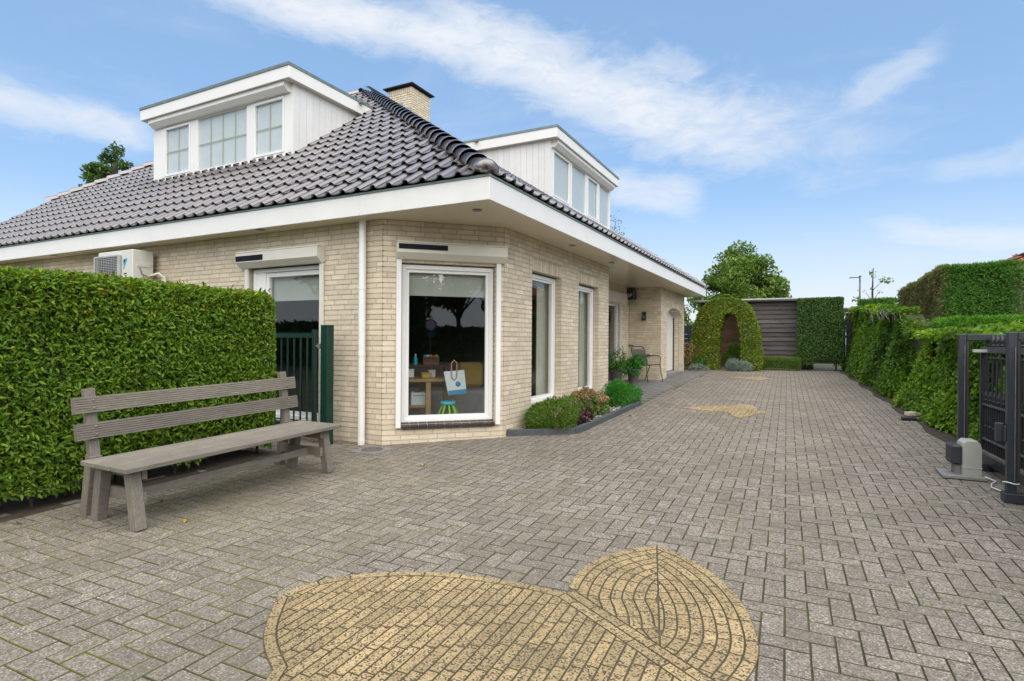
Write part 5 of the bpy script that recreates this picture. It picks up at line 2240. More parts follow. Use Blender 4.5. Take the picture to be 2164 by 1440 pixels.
def arch_out(t, hw, top, cxx, e=.76):
    """t 0..1 from left foot over the top to the right foot"""
    a = math.pi * (1 - t)
    c, s = math.cos(a), math.sin(a)
    return cxx + hw * math.copysign(abs(c) ** e, c), zb + (top - zb) * abs(s) ** e


def in_arch(x, z):
    def se(cxx, hw, top, p):
        return (np.abs((x - cxx) / hw)) ** p + (np.maximum(z - zb, 0) / (top - zb)) ** p < 1
    return se(AX, AHW, AT, 2.63) & ~se(IX, IHW, IT, 3.0)


n = 26000
px_, pz_ = rng.uniform(AX - AHW, AX + AHW, n), rng.uniform(zb, AT, n)
ok = in_arch(px_, pz_)
P = np.stack([px_, 19.0 + rng.random(n) ** 1.5 * .1, pz_], 1)[ok]
Nv = np.tile([0, -1.0, 0], (len(P), 1))
Pl, Nl = [P], [Nv]
for hw, top, cxx, sg_, cnt in ((AHW, AT, AX, 1, 9000), (IHW, IT, IX, -1, 5200)):
    tt = rng.random(cnt)
    q_ = np.array([arch_out(t, hw, top, cxx, .76 if sg_ > 0 else .667) for t in tt])
    nv = np.stack([(q_[:, 0] - cxx) / hw, np.zeros(cnt), np.maximum(q_[:, 1] - zb, 0) / (top - zb)], 1)
    nv = norm(np.sign(nv) * np.abs(nv) ** 2.0) * sg_
    Pl.append(np.stack([q_[:, 0], rng.uniform(19.0, 19.85, cnt), q_[:, 1]], 1) - nv * (rng.random(cnt) * .06)[:, None])
    Nl.append(nv)
P, Nv = np.concatenate(Pl), np.concatenate(Nl)
P = P + Nv * ((smooth_noise(P, 5, 9) - .5) * .06)[:, None]
rm_ = np.clip(rng.random(len(P)) * .65 + (P[:, 2] - zb) / 2.2 * .28 + (smooth_noise(P, 3, 1) - .5) * .35, 0, .999)
leaves('foliage', P, Nv, .062, .036, M['beech_leaf'], ar, .5, .1, .8, rmap=rm_)
q = MB()
for sx in (-1, 1):
    for i in range(14):
        t0 = i / 26 if sx < 0 else 1 - i / 26
        t1 = (i + 1) / 26 if sx < 0 else 1 - (i + 1) / 26
        xo0, zo0 = arch_out(t0, AHW - .1, AT - .1, AX)
        xi0, zi0 = arch_out(t0, IHW + .1, IT + .1, IX)
        xo1, zo1 = arch_out(t1, AHW - .1, AT - .1, AX)
        xi1, zi1 = arch_out(t1, IHW + .1, IT + .1, IX)
        v = [(x, y, z) for y in (19.12, 19.75) for x, z in ((xo0, zo0), (xi0, zi0), (xi1, zi1), (xo1, zo1))]
        q.add(v, [(0, 1, 2, 3), (7, 6, 5, 4), (0, 3, 7, 4), (1, 5, 6, 2)])
q.build('twig_shade', M['hedge_shade'], ar)  # dark filling of the arch, shade between leaves put into its colour

shrub('globe_shrub', 'rounded green shrub seen through the clipped arch', (-2.08, 20.35, gz(20) + .36), (.42, .36, .46), 4500, .05, .03, M['grass_light'])
shrub('silver_shrub', 'silvery grey low shrub at the foot of the clipped arch', (-1.92, 18.82, gz(19) + .13), (.40, .24, .19), 3800, .06, .011, M['silver_leaf'], up=.5, shell=.3)
shrub('blue_green_plant', 'low blue green plant against the house end beside the arch', (-3.1, 18.6, gz(18.6) + .06), (.28, .18, .11), 1300, .06, .02, M['silver_leaf'], shell=.3)
t = shrub('brown_hydrangea', 'faded brown hydrangea between house end and clipped arch', (-3.42, 18.95, gz(19) + .48), (.22, .25, .42), 900, .06, .05, M['dry_flower'], shell=.4)
shrub('leafy_shrub', 'green leafy shrub low behind the faded hydrangea', (-3.25, 19.0, gz(19) + .25), (.3, .25, .25), 900, .06, .04, M['pot_leaf'], shell=.4)
hedge_block('tall_hedge', 'tall dark green clipped hedge block to the right of the shed wall', -.30, .93, 19.75, 20.4, gz(20) + .16, 2.76, M['dark_leaf'], 3200, .05, .028,
            bottom=lambda P: ~((np.abs(P[:, 0] - .42) < .26) & (P[:, 2] < gz(20) + .34)) & ~((P[:, 2] < gz(20) + .28) & (np.abs(P[:, 0] - .1) > .25) & (rng.random(len(P)) < .6)))
tr = MB()
for x in (-.1, .05, .75):
    tr.tube([(x, 20.0, gz(20) - .05), (x + .02, 20.02, gz(20) + .3)], [.03, .025], 6)
tr.build('stems', M['bark'], bpy.data.objects['tall_hedge'])
hedge_block('low_hedge', 'low clipped hedge along the foot of the shed wall', -1.30, -.20, 19.55, 20.0, gz(19.7), .92, M['grass_light'], 4200, .03, .016, bul=.02)

# shed
sh = wthing('garden_shed', 'weathered grey timber shed with horizontal boards behind the clipped arch', 'shed', (-1.4, 21.8, gz(21)))
zt = 2.74
nb = 15
for i in range(nb):
    z0 = gz(20.5) + .02 + i * (zt - gz(20.5)) / nb
    z1 = z0 + (zt - gz(20.5)) / nb
    q = MB()
    j = rnd.uniform(-.004, .004)
    v = [(-1.85, 20.52, z0), (.15, 20.52, z0), (.15, 20.555, z1 + .01), (-1.85, 20.555, z1 + .01)]
    q.add(v + [(x, y + .022, z) for x, y, z in v], [(0, 1, 2, 3), (1, 5, 6, 2), (0, 3, 7, 4), (3, 2, 6, 7), (0, 4, 5, 1)])
    o = q.build('board', M['shed_board'], sh)
    o.rotation_euler = (0, 0, 0)
    o.location = (0, j, 0)
q = MB()
q.box(-1.85, .15, 20.585, 20.66, gz(20.5) - .05, zt)
q.box(-3.3, -3.2, 20.55, 20.65, gz(20.5) - .05, zt)
q.box(-1.9, -1.8, 20.66, 23.2, gz(20.5) - .05, zt)
q.box(-3.3, -3.22, 20.66, 23.2, gz(20.5) - .05, zt)
q.box(-3.25, -1.85, 21.54, 21.6, gz(20.5) - .05, zt)
q.build('frame', M['shed_board'], sh)
for i in range(14):
    q = MB()
    z0 = gz(21) + i * .16
    q.cbox(-3.22, -1.9, 21.5, 21.53, z0 + .003, z0 + .157, .003)
    q.build('inner_board', M['shed_inner'], sh)
q = MB()
q.box(-3.45, .28, 20.35, 23.4, zt, zt + .05)
q.build('roof', M['shed_board'], sh)
q = MB()
q.box(-3.47, .30, 20.33, 23.42, zt + .05, zt + .075)
q.build('roof_edge', M['shutter_grey'], sh)
for i in range(4):
    q = MB()
    x0 = -2.75 + i * .74
    v = [(x0, 20.75, zt + .09), (x0 + .72, 20.75, zt + .09), (x0 + .72, 21.7, zt + .19), (x0, 21.7, zt + .19)]
    q.add(v + [(x, y, z - .02) for x, y, z in v], [(0, 1, 2, 3), (0, 4, 5, 1), (1, 5, 6, 2), (0, 3, 7, 4)])
    q.build('roof_panel', M['shutter_grey'], sh)

# fence and pole between house end and arch
fc = wthing('wire_fence', 'dark green panel fence behind the house end', 'fence', (-3.9, 20.6, gz(20)))
for x in (-4.6, -4.0, -3.45):
    q = MB()
    q.cbox(x - .02, x + .02, 20.6, 20.64, gz(20), 2.0, .003)
    q.build('post', M['green_metal'], fc)
for i in range(9):
    q = MB()
    q.cbox(-4.6, -3.45, 20.605, 20.625, gz(20) + .05 + i * .155, gz(20) + .2 + i * .155, .003)
    q.build('slat', M['dark_metal'], fc)
po = wthing('thin_pole', 'thin pale green pole beside the clipped arch', 'pole', (-3.32, 19.3, gz(19.3)))
q = MB()
q.tube([(-3.4, 19.5, gz(19.4) - .1), (-3.4, 19.5, 1.95)], .012, 8)
q.build('rod', M['grey_plastic'], po)
q = MB()
q.lathe([(.016, 0), (.016, .03), (.004, .045)], (-3.4, 19.5, 1.95), 8)
q.build('tip', M['dark_plastic'], po)

# ------------------------------------------------------------------ RIGHT: ivy wall, conifer hedges, sliding gate
def base_x(y):
    return 1.62 - (y - 8.96) * .0507


def ivy_top(y):
    y = np.asarray(y, float)
    t = np.clip((y - 12.0) / 1.2, 0, 1)
    return 1.50 + .010 * (y - 9) + t * t * (3 - 2 * t) * .46 + .05 * np.clip(y - 13.2, 0, 8)


iv = wthing('ivy_wall', 'old garden wall thickly covered in ivy along the right side of the drive', 'hedge', (1.6, 12.0, gz(12)))
n = 44000
yy = rng.uniform(3.2, 20.6, n)
hh = rng.random(n) ** .9
tp = ivy_top(yy) + (smooth_noise(np.stack([yy, yy * 0, yy * 0], 1), 3, 6) - .5) * .14
zz = np.array([gz(v) for v in yy]) + .02 + hh * (tp - np.array([gz(v) for v in yy]))
pp = np.stack([yy * 0, yy, zz], 1)
bl = (smooth_noise(pp, 2.6, 12) - .5) * .30 + (smooth_noise(pp, 7, 13) - .5) * .10
xx = np.array([base_x(v) for v in yy]) + .20 - .30 * (1 - hh) ** 1.6 - bl * .5 + rng.random(n) ** 1.6 * .10
P = np.stack([xx, yy, zz], 1)
Nv = norm(np.stack([-np.ones(n), rng.normal(size=n) * .3, .35 + rng.normal(size=n) * .3], 1))
m_ = int(n * .22)
yt = rng.uniform(3.2, 20.6, m_)
xt = np.array([base_x(v) for v in yt]) + rng.uniform(.08, .5, m_)
P2_ = np.stack([xt, yt, ivy_top(yt) + rng.uniform(-.06, .06, m_) + (smooth_noise(np.stack([xt, yt, yt * 0], 1), 3, 6) - .5) * .14], 1)
P = np.concatenate([P, P2_])
Nv = np.concatenate([Nv, norm(np.stack([-.3 * np.ones(m_), rng.normal(size=m_) * .2, np.ones(m_)], 1))])
gap = smooth_noise(P, 5.5, 21) < .2
P, Nv = P[~gap], Nv[~gap]
rm_ = np.clip(rng.random(len(P)) * .65 + (smooth_noise(P, 1.8, 31) - .3) * .5, 0, .999)
leaves('foliage', P, Nv, .060, .052, M['ivy_leaf'], iv, .62, -.05, .5, rmap=rm_, droop=.2, nup=1.1)
q = MB()
for a in range(3, 20):
    y0_, y1_ = a + .2, a + 1.2
    q.add([(base_x(y) + dx, y, z) for y in (y0_, y1_) for dx in (.24, .52) for z in (gz(y0_) - .1, float(ivy_top(y)) - .06)],
          [(0, 1, 5, 4), (2, 6, 7, 3), (1, 3, 7, 5), (0, 2, 3, 1), (4, 5, 7, 6)])
q.build('wall', M['hedge_shade'], iv)
q = MB()
for i in range(38):
    y = rnd.uniform(12.4, 15.6)
    x = base_x(y) + rnd.uniform(-.06, .25)
    z = float(ivy_top(y))
    q.tube([(x, y, z - rnd.uniform(.05, .25)), (x - rnd.uniform(.0, .06), y + rnd.uniform(-.2, .2), z - .04), (x - rnd.uniform(-.1, .1), y + rnd.uniform(-.4, .4), z + rnd.uniform(-.1, .08))], [.006, .004, .002], 5)
q.build('dead_stems', M['twig'], iv)
q = MB()
for y in np.arange(7.2, 20.4, .6):
    q.quad((base_x(y) - .22 - .05 * math.sin(y * 3), y, gz(y) + .004), (base_x(y) + .3, y, gz(y) + .004), (base_x(y + .6) + .3, y + .6, gz(y + .6) + .004), (base_x(y + .6) - .22 - .05 * math.sin(y * 3 + 1.8), y + .6, gz(y + .6) + .004))
structure(q.build('soil_edge', M['soil']))

hedge_block('conifer_hedge', 'tall square clipped conifer hedge above the ivy wall with a brown side', 2.28, 3.42, 13.4, 19.4, 1.35, 2.86, M['conifer_leaf'], 3600, .085, .016, '-x-y+z', .06,
            matx=M['conifer_brown'], up=.5, out=.6, bul=.08)
hedge_block('conifer_hedge', 'low bright green conifer hedge behind the sliding gate', 1.98, 4.3, 10.9, 12.3, 1.35, 1.76, M['conifer_light'], 3600, .085, .014, '-x-y+z', .05, up=.7, out=.6, bul=.08)
hedge_block('conifer_hedge', 'small bright green conifer hedge at the far end of the ivy wall', 1.42, 2.40, 20.6, 21.6, 1.9, 2.72, M['conifer_leaf'], 2600, .085, .016, '-x-y+z', .05, up=.8, out=.6, bul=.08)
hedge_block('conifer_hedge', 'low dull conifer clump between tall hedge and ivy wall', .98, 1.5, 20.9, 21.5, 1.9, 2.45, M['conifer_brown'], 2600, .085, .016, '-x-y+z', .05, up=.8, out=.6, bul=.1)
gw = wthing('retaining_wall', 'rough brown stone retaining wall under the tall conifer hedge', 'wall', (2.2, 14.0, gz(14)))
for r_ in range(7):
    for c_ in range(16):
        q = MB()
        y0_ = 11.9 + c_ * .5 + (.25 if r_ % 2 else 0)
        z0_ = gz(12) + .1 + r_ * .2
        if z0_ < 1.05:
            continue
        q.cbox(2.08 + rnd.uniform(-.02, .02), 2.3, y0_ + .01, y0_ + .49, z0_ + .008, z0_ + .19, .012)
        q.build('stone', M['twig'], gw)
q = MB()
q.box(2.12, 2.32, 11.9, 20.1, gz(12) - .1, 1.72)
q.build('core', M['soil'], gw)

gpst = wthing('green_post', 'dark green metal gate post at the far end of the ivy wall', 'post', (1.03, 20.45, gz(20.4)))
q = MB()
q.cbox(.94, 1.03, 20.4, 20.49, gz(20.4) - .05, 2.12, .004)
q.build('post', M['green_metal'], gpst)
q = MB()
q.cbox(.93, 1.24, 20.42, 20.47, 1.55, 1.62, .003)
q.cbox(1.04, 1.24, 20.43, 20.46, gz(20.4) + .1, 2.05, .003)
q.build('panel', M['iron'], gpst)

# --- sliding gate in its guide portals
GY0, GY1 = 4.4, 7.05


def gate_x(y):
    return 1.575 - .045 * (y - 5.7)


sgt = wthing('sliding_gate', 'black iron sliding gate with spear finials at the right edge', 'gate', (gate_x(5.8), 5.8, gz(5.8)))
for z, h, w, m_name in ((1.325, .055, .045, 'rail_metal'), (.80, .02, .03, 'rail_metal'), (.47, .02, .03, 'rail_metal'), (.345, .03, .06, 'galv'), (.285, .09, .05, 'dark_metal')):
    q = MB()
    q.beam((gate_x(GY0), GY0, z), (gate_x(GY1), GY1, z), w, h, (0, 0, 1), .003)
    q.build('rail', M[m_name], sgt)
q = MB()
q.beam((gate_x(GY1 - .02), GY1 - .02, .24), (gate_x(GY1 - .02), GY1 - .02, 1.35), .045, .05, (1, 0, 0), .003)
q.build('end_stile', M['iron'], sgt)
bar_q = MB()
bar_q.tube([(0, 0, .33), (0, 0, 1.36)], .0085, 8)
bar_q.lathe([(.010, 1.355), (.022, 1.362), (.022, 1.37), (.012, 1.376), (.024, 1.392), (.026, 1.41), (.018, 1.435), (.004, 1.468)], n=10)
bar_q.lathe([(.009, 1.235), (.02, 1.242), (.02, 1.252), (.009, 1.26)], n=10)
bar_me = bar_q.mesh('bar', M['iron'])
dog_q = MB()
dog_q.tube([(0, 0, .33), (0, 0, .85)], .008, 8)
dog_q.lathe([(.009, .835), (.02, .842), (.02, .852), (.01, .858), (.019, .875), (.02, .89), (.012, .91), (.003, .935)], n=10)
dog_q.lathe([(.008, .58), (.016, .587), (.016, .6), (.008, .607)], n=8)
dog_me = dog_q.mesh('short_bar', M['iron'])
k = 0
y = GY0 + .05
while y < GY1 - .05:
    inst('bar', bar_me, sgt, Matrix.Translation((gate_x(y), y, 0)))
    if y + .058 < GY1 - .05:
        inst('short_bar', dog_me, sgt, Matrix.Translation((gate_x(y + .058), y + .058, 0)))
    y += .116


def portal(x, y, label):
    t = wthing('gate_portal', label, 'gate portal', (x, y, gz(y)), 'guide portals of the sliding gate')
    z0 = gz(y)
    q = MB()
    q.cbox(x - .03, x + .03, y - .03, y + .03, z0, 1.475, .004)
    q.build('post', M['dark_metal'], t)
    q = MB()
    q.cbox(x + .031, x + .05, y - .02, y + .02, z0 + .16, 1.42, .003)
    q.build('guide_strip', M['dark_plastic'], t)
    q = MB()
    q.cbox(x + .031, x + .50, y - .03, y + .03, 1.415, 1.475, .004)
    q.build('top_beam', M['dark_metal'], t)
    q = MB()
    q.cbox(x + .46, x + .50, y - .02, y + .02, z0, 1.414, .004)
    q.build('rear_post', M['dark_metal'], t)
    q = MB()
    q.cbox(x - .05, x + .5, y - .055, y + .055, z0 + .002, z0 + .075, .004)
    q.build('foot', M['dark_metal'], t)
    q = MB()
    q.cbox(x + .08, x + .19, y - .03, y + .03, 1.30, 1.33, .004)
    q.build('roller', M['grey_plastic'], t)
    q = MB()
    q.tube([(x + .015, y - .035, z0 + .17), (x + .015, y - .035, 1.36)], .003, 6)
    q.build('cable', M['galv'], t)
    return t


pt = portal(1.405, 5.72, 'nearer dark grey steel guide portal of the sliding gate')
q = MB()
q.cbox(1.36, 1.375, 5.70, 5.80, .62, .74, .004)
q.cbox(1.325, 1.375, 5.76, 5.82, .61, .76, .006)
q.build('photocell', M['dark_plastic'], pt)
q = MB()
n = 18
q.tube([(1.405 + .047 * math.cos(6.2832 * i / n), 5.72 + .047 * math.sin(6.2832 * i / n), gz(5.7) + .155 + .006 * math.sin(12.56 * i / n)) for i in range(n + 1)], .005, 6)
q.build('cable_tie', M['white_pvc'], pt)
portal(1.315, 6.86, 'farther dark grey steel guide portal beside the gate motor')

mo = wthing('gate_motor', 'beige and dark grey gate motor on a plate beside the sliding gate', 'gate motor', (1.25, 6.5, gz(6.5)))
z0 = gz(6.5)
q = MB()
q.cbox(1.08, 1.40, 6.34, 6.66, z0 + .002, z0 + .03, .004)
q.build('plate', M['concrete'], mo)
prof = [(-.085, .03), (-.085, .31), (-.075, .345), (-.045, .372), (.045, .372), (.075, .345), (.085, .31), (.085, .03)]
q = MB()
X4 = Matrix.Translation((1.30, 6.50, z0)) @ Matrix.Rotation(math.radians(4), 4, 'Z') @ Matrix.Diagonal((.84, .84, .92, 1))
v = [tuple(X4 @ Vector((x * (.96 if abs(yy_) > .1 else 1), yy_, z * (.985 if abs(yy_) > .1 else 1)))) for yy_ in (-.115, -.095, .095, .115) for x, z in prof]
n = len(prof)
q.add(v, [tuple(range(n)), tuple(range(4 * n - 1, 3 * n - 1, -1))] + [(k * n + i, (k + 1) * n + i, (k + 1) * n + (i + 1) % n, k * n + (i + 1) % n) for k in range(3) for i in range(n)])
q.build('housing', M['grey_plastic'], mo)
q = MB()
q.cbox(-.089, .089, -.119, .119, .105, .112, .002, X4)
q.build('seam', M['ac_wire'], mo)
q = MB()
q.cbox(-.185, -.083, -.11, .10, .13, .325, .02, X4)
q.build('side_cover', M['dark_plastic'], mo)
q = MB()
q.cbox(-.14, -.083, -.06, .06, .03, .128, .006, X4)
q.build('gear_box', M['galv'], mo)
cb = wthing('cable_loop', 'white cable loop lying between gate motor and steel post', 'cable', (1.42, 6.15, gz(6.1)))
q = MB()
q.tube([(1.40, 6.42, z0 + .03), (1.46, 6.34, z0 + .012), (1.40, 6.22, z0 + .010), (1.37, 6.08, z0 + .010), (1.45, 5.95, gz(5.9) + .012), (1.53, 5.85, gz(5.9) + .014)], .006, 6)
q.build('loop', M['white_pvc'], cb)
lp = wthing('pipe_piece', 'dark pipe piece lying at the foot of the ivy', 'pipe', (1.30, 10.0, gz(10)))
q = MB()
q.tube([(1.21, 9.95, gz(10) + .03), (1.30, 9.97, gz(10) + .032), (1.39, 9.99, gz(10) + .03)], [.03, .032, .026], 10)
q.build('tube', M['dark_metal'], lp)
q = MB()
q.tube([(1.395, 9.99, gz(10) + .03), (1.42, 9.995, gz(10) + .03)], .022, 10)
q.build('end', M['galv'], lp)
lbk = wthing('loose_brick', 'pale loose brick lying in the ivy edge', 'brick', (1.40, 10.55, gz(10.5)))
q = MB()
q.cbox(-.1, .1, -.05, .05, 0, .06, .006, Matrix.Translation((1.42, 10.5, gz(10.5) + .005)) @ Matrix.Rotation(.5, 4, 'Z'))
q.build('block', M['brick'], lbk)

# ------------------------------------------------------------------ TREES, far things
def ball(n, c, r, spread, zs=.75, seed=1):
    g = random.Random(seed)
    out = []
    for _ in range(n):
        while True:
            v = Vector((g.uniform(-1, 1), g.uniform(-1, 1), g.uniform(-1, 1)))
            if v.length < 1:
                break
        s = g.uniform(.7, 1.2) * r
        out.append(((c[0] + v.x * spread[0], c[1] + v.y * spread[1], c[2] + v.z * spread[2]), (s, s, s * zs)))
    return out


make_tree('garden_tree', 'full round leafy tree rising behind the shed roof', (-3.1, 31.5, gz(22)), 2.3, .16,
          ball(46, (0, 0, 3.2), .74, (2.05, 1.9, 1.7), .7, 4) + [((.0, 0, 5.3), (.8, .7, .75)), ((-.6, 0, 5.0), (.8, .7, .6)), ((.9, 0, 4.9), (.7, .6, .5)), ((1.5, 0, 3.6), (.8, .7, .6)), ((1.6, 0, 2.6), (.8, .7, .6)), ((-1.7, 0, 2.8), (.8, .7, .7)), ((1.0, .3, 4.2), (.9, .8, .7)), ((1.6, .2, 3.1), (.7, .8, .7)), ((-1.0, .2, 4.2), (.9, .8, .7)), ((.3, .2, 4.6), (.9, .8, .7)), ((0, -.5, 3.2), (1.2, .8, 1.0))], 46000, .17, .085, M['tree_leaf'], shell=.15)
make_tree('cherry_tree', 'spiky dark leafed tree top showing above the left roof slope', (-27.0, 14.0, .37), 6.4, .2,
          ball(20, (0, 0, 8.0), .42, (1.15, 1.0, 1.2), .45, 9) + [((.25, 0, 9.35), (.22, .22, .45)), ((-.3, 0, 9.1), (.3, .3, .3))], 5200, .2, .07, M['far_leaf'], shell=.1)
make_tree('birch_tree', 'thin twigs with few leaves beside the drive side dormer', (-7.9, 24.5, .58), 4.4, .08,
          [((.3, 0, 6.2), (.3, .3, .5)), ((.45, 0, 5.6), (.3, .3, .4)), ((-.2, 0, 5.6), (.5, .5, .5)), ((.55, 0, 5.0), (.25, .25, .3))], 260, .08, .05, M['far_leaf'], shell=.1)
make_tree('sapling', 'young sparse sapling standing above the far conifer hedge', (2.05, 24.0, .58), 2.6, .03,
          [((.0, 0, 3.3), (.10, .1, .15)), ((.42, 0, 3.05), (.28, .1, .08)), ((-.3, 0, 2.75), (.25, .1, .07)), ((.25, 0, 2.72), (.12, .1, .12)), ((.75, 0, 2.35), (.45, .1, .06)), ((-.45, 0, 2.4), (.2, .1, .08)), ((.15, 0, 2.0), (.15, .1, .1)), ((-.6, 0, 1.75), (.3, .1, .06)), ((-.9, 0, 1.3), (.3, .1, .06))], 420, .10, .06, M['tree_leaf'], shell=.1)
make_tree('garden_bush_tree', 'pale leafy treetop between house end and shed roof', (-4.35, 24.0, .58), 1.4, .05,
          ball(7, (0, 0, 1.7), .3, (.5, .4, .6), .8, 14), 1500, .10, .055, M['tree_leaf'], shell=.1)
lpole = wthing('lamp_post', 'slim street lamp post with a short arm beyond the far hedge', 'lamp post', (1.78, 26.0, .58))
q = MB()
q.tube([(1.78, 26, .5), (1.78, 26, 3.95)], .03, 8)
q.build('pole', M['galv'], lpole)
q = MB()
q.cbox(1.42, 1.80, 25.95, 26.05, 3.95, 3.99, .006)
q.build('arm', M['galv'], lpole)
q = MB()
q.cbox(1.74, 1.83, 25.96, 26.04, 3.99, 4.03, .006)
q.build('head', M['dark_metal'], lpole)

nb = wthing('neighbour_house', 'neighbouring brick house with orange red tiled roof at the right edge', 'house', (9.5, 24.0, .55))
q = MB()
q.box(5.27, 13.4, 20.2, 28, .3, 3.40)
wallp = q.build('wall', M['mortar'], nb)
q = MB()
for r_ in range(40):
    z = 3.39 - (r_ + 1) * .078
    for c_ in range(36):
        q.cur = rnd.random()
        x0_ = 5.25 + c_ * .222 + (.11 if r_ % 2 else 0)
        if x0_ < 13.2:
            q.box(x0_, x0_ + .208, 20.185, 20.2, z, z + .066)
    for c_ in range(34):
        q.cur = rnd.random()
        y0_ = 20.2 + c_ * .222 + (.11 if r_ % 2 else 0)
        if y0_ < 27.7:
            q.box(5.255, 5.27, y0_, y0_ + .208, z, z + .066)
o = q.build('bricks', M['red_brick'], wallp)
o['kind'] = 'stuff'
rz0, sl = 3.55, .46
ex0, ey0 = 4.70, 19.83
q = MB()
q.add([(ex0, ey0, rz0), (14.6, ey0, rz0), (9.65, ey0 + 4.95, rz0 + 4.95 * sl), (ex0, 29.7, rz0), (14.6, 29.7, rz0)], [(0, 1, 2), (0, 2, 3), (1, 4, 2), (3, 2, 4)])
rf = q.build('roof', M['red_tile'], nb)
VV, RR = [], []
for Mr, nmax in ((plane_frame((0, ey0 - .03, rz0), (1, 0, 0), (0, 1, sl)), 0), (plane_frame((ex0 - .03, 0, rz0), (0, -1, 0), (1, 0, sl)), 1)):
    A = np.array(Mr)
    for r_ in range(14):
        v0 = r_ * TC
        run = v0 / math.sqrt(1 + sl * sl)
        for i in range(44):
            u0 = (ex0 + i * TW) if nmax == 0 else (-29.7 + i * TW)
            lo, hi = ((ex0 + run, 14.6 - run) if nmax == 0 else (-29.7 + run, -ey0 - run))
            if u0 < lo - .1 or u0 > hi - .1:
                continue
            V = TV + np.array([u0, v0, .0])
            V[:, 0] = np.clip(V[:, 0], lo, hi + .02)
            VV.append(V @ A[:3, :3].T + A[:3, 3])
            RR.append(rnd.random())
k = len(VV)
o = mesh_np('roof_tiles', np.concatenate(VV), (np.arange(k)[:, None, None] * len(TV) + TF[None]).reshape(-1, 4), M['red_tile'], rf, np.repeat(RR, len(TF)), True)
o['kind'] = 'stuff'
q = MB()
q.beam((ex0, ey0, rz0 + .06), (9.65, ey0 + 4.95, rz0 + 4.95 * sl + .06), .16, .07, (0, 0, 1), .01)
q.build('hip', M['dark_wood'], nb)
q = MB()
q.box(ex0 + .02, 14.4, ey0 + .02, ey0 + .05, rz0 - .16, rz0 - .01)
q.box(ex0 + .02, ex0 + .05, ey0 + .05, 29.5, rz0 - .16, rz0 - .01)
q.box(ex0 + .05, 14.4, ey0 + .05, ey0 + .6, rz0 - .16, rz0 - .14)
q.build('eaves_board', M['table_wood'], nb)

# across the street: what the windows mirror
for i, (x, y, h, r, lab) in enumerate(((18, -15.5, 7.0, 4.0, 'broad street tree mirrored in the corner window'), (24, -17, 7.5, 4.4, 'broad street tree farther along the mirrored street'),
                                       (32, -24, 8.5, 4.8, 'tall street tree far along the mirrored street'), (-23, -14.8, 7, 4.2, 'street tree mirrored in the tall left window'),
                                       (-27, -17, 7, 4.4, 'street tree farther left across the street'), (2, -21, 5.5, 3.6, 'street tree straight across the street'),
                                       (30, -16, 8.0, 4.6, 'street tree between the two broad ones in the mirrored street'), (38, -16.5, 9.5, 5.0, 'tall street tree at the end of the mirrored street'))):
    make_tree('street_tree', lab, (x, y, gz(-5)), h * .5, .2, ball(14, (0, 0, h), 1.7, (r, r, h * .62), .8, 20 + i), 8000, .42, .3, M['far_leaf'], 'trees across the street', shell=.1)
hedge_block('street_hedge', 'long dark hedge across the street', -40, 50, -14.8, -13.8, gz(-5), 2.1, M['far_leaf'], 60, .5, .3, '-y+y+z', .05, up=.3, out=.6)
ts = wthing('traffic_sign', 'round white sign with red rim and blue plate on a pole by the street', 'traffic sign', (12.8, -6.4, gz(-5)))
q = MB()
q.tube([(12.8, -6.45, gz(-5) - .2), (12.8, -6.45, 2.45)], .03, 10)
q.build('pole', M['galv'], ts)
dsn = Vector((-.8, .6, 0)).normalized()
Xs = Matrix(((-dsn.y, 0, dsn.x, 12.8), (dsn.x, 0, dsn.y, -6.42), (0, 1, 0, 2.12), (0, 0, 0, 1)))
q = MB()
n = 28
V = [tuple(Xs @ Vector((r * math.cos(6.2832 * i / n), r * math.sin(6.2832 * i / n), z))) for r, z in ((.3, 0), (.3, .02), (.245, .021)) for i in range(n)]
q.add(V, [(k * n + i, k * n + (i + 1) % n, (k + 1) * n + (i + 1) % n, (k + 1) * n + i) for k in range(2) for i in range(n)])
q.build('rim', M['red'], ts)
q = MB()
q.add([tuple(Xs @ Vector((.246 * math.cos(6.2832 * i / n), .246 * math.sin(6.2832 * i / n), .0205))) for i in range(n)], [tuple(range(n))])
q.build('face', M['white_pvc'], ts)
q = MB()
q.box(-.2, .2, -.55, -.34, 0, .02, Xs)
q.build('plate', M['bag_blue'], ts)

# ------------------------------------------------------------------ INSIDE the corner window
def in_room(s, yy_, z):
    return MC @ Vector((s, yy_, z))


FZ = .22
tb = wthing('play_table', 'wooden two tier table with toys behind the corner window', 'table', tuple(in_room(.45, .8, FZ)))
q = MB()
q.cbox(-.35, .98, .50, 1.1, .84, .88, .004, MC)
q.build('tabletop', M['table_wood'], tb)
q = MB()
q.cbox(-.30, .62, .55, 1.05, .50, .53, .004, MC)
q.build('shelf', M['table_wood'], tb)
for s, d in ((.60, .52), (.93, .52), (-.3, .52), (.60, 1.05), (.93, 1.05)):
    q = MB()
    q.cbox(s, s + .065, d, d + .05, FZ, .839, .004, MC)
    q.build('leg', M['table_wood'], tb)
for i, (s, d, w, h, mt, lab) in enumerate(((.05, .62, .10, .05, 'cyan', 'cyan toy box on the play table'), (.22, .70, .12, .07, 'lime', 'lime toy tray on the play table'), (.56, .6, .12, .06, 'mustard', 'yellow toy box on the play table'),
                                           (.66, .68, .09, .09, 'shutter_grey', 'pale toy cup on the play table'), (.38, .78, .1, .1, 'white_pvc', 'white toy cup on the play table'))):
    t = wthing('toy_box', lab, 'toy', tuple(in_room(s, d, .88)), 'toys on the play table')
    q = MB()
    q.cbox(s, s + w, d, d + .08, .881, .881 + h, .008, MC)
    q.build('body', M[mt], t)
    q = MB()
    q.cbox(s - .006, s + w + .006, d - .006, d + .086, .881 + h, .881 + h + .014, .004, MC)
    q.build('lid', M[mt], t)
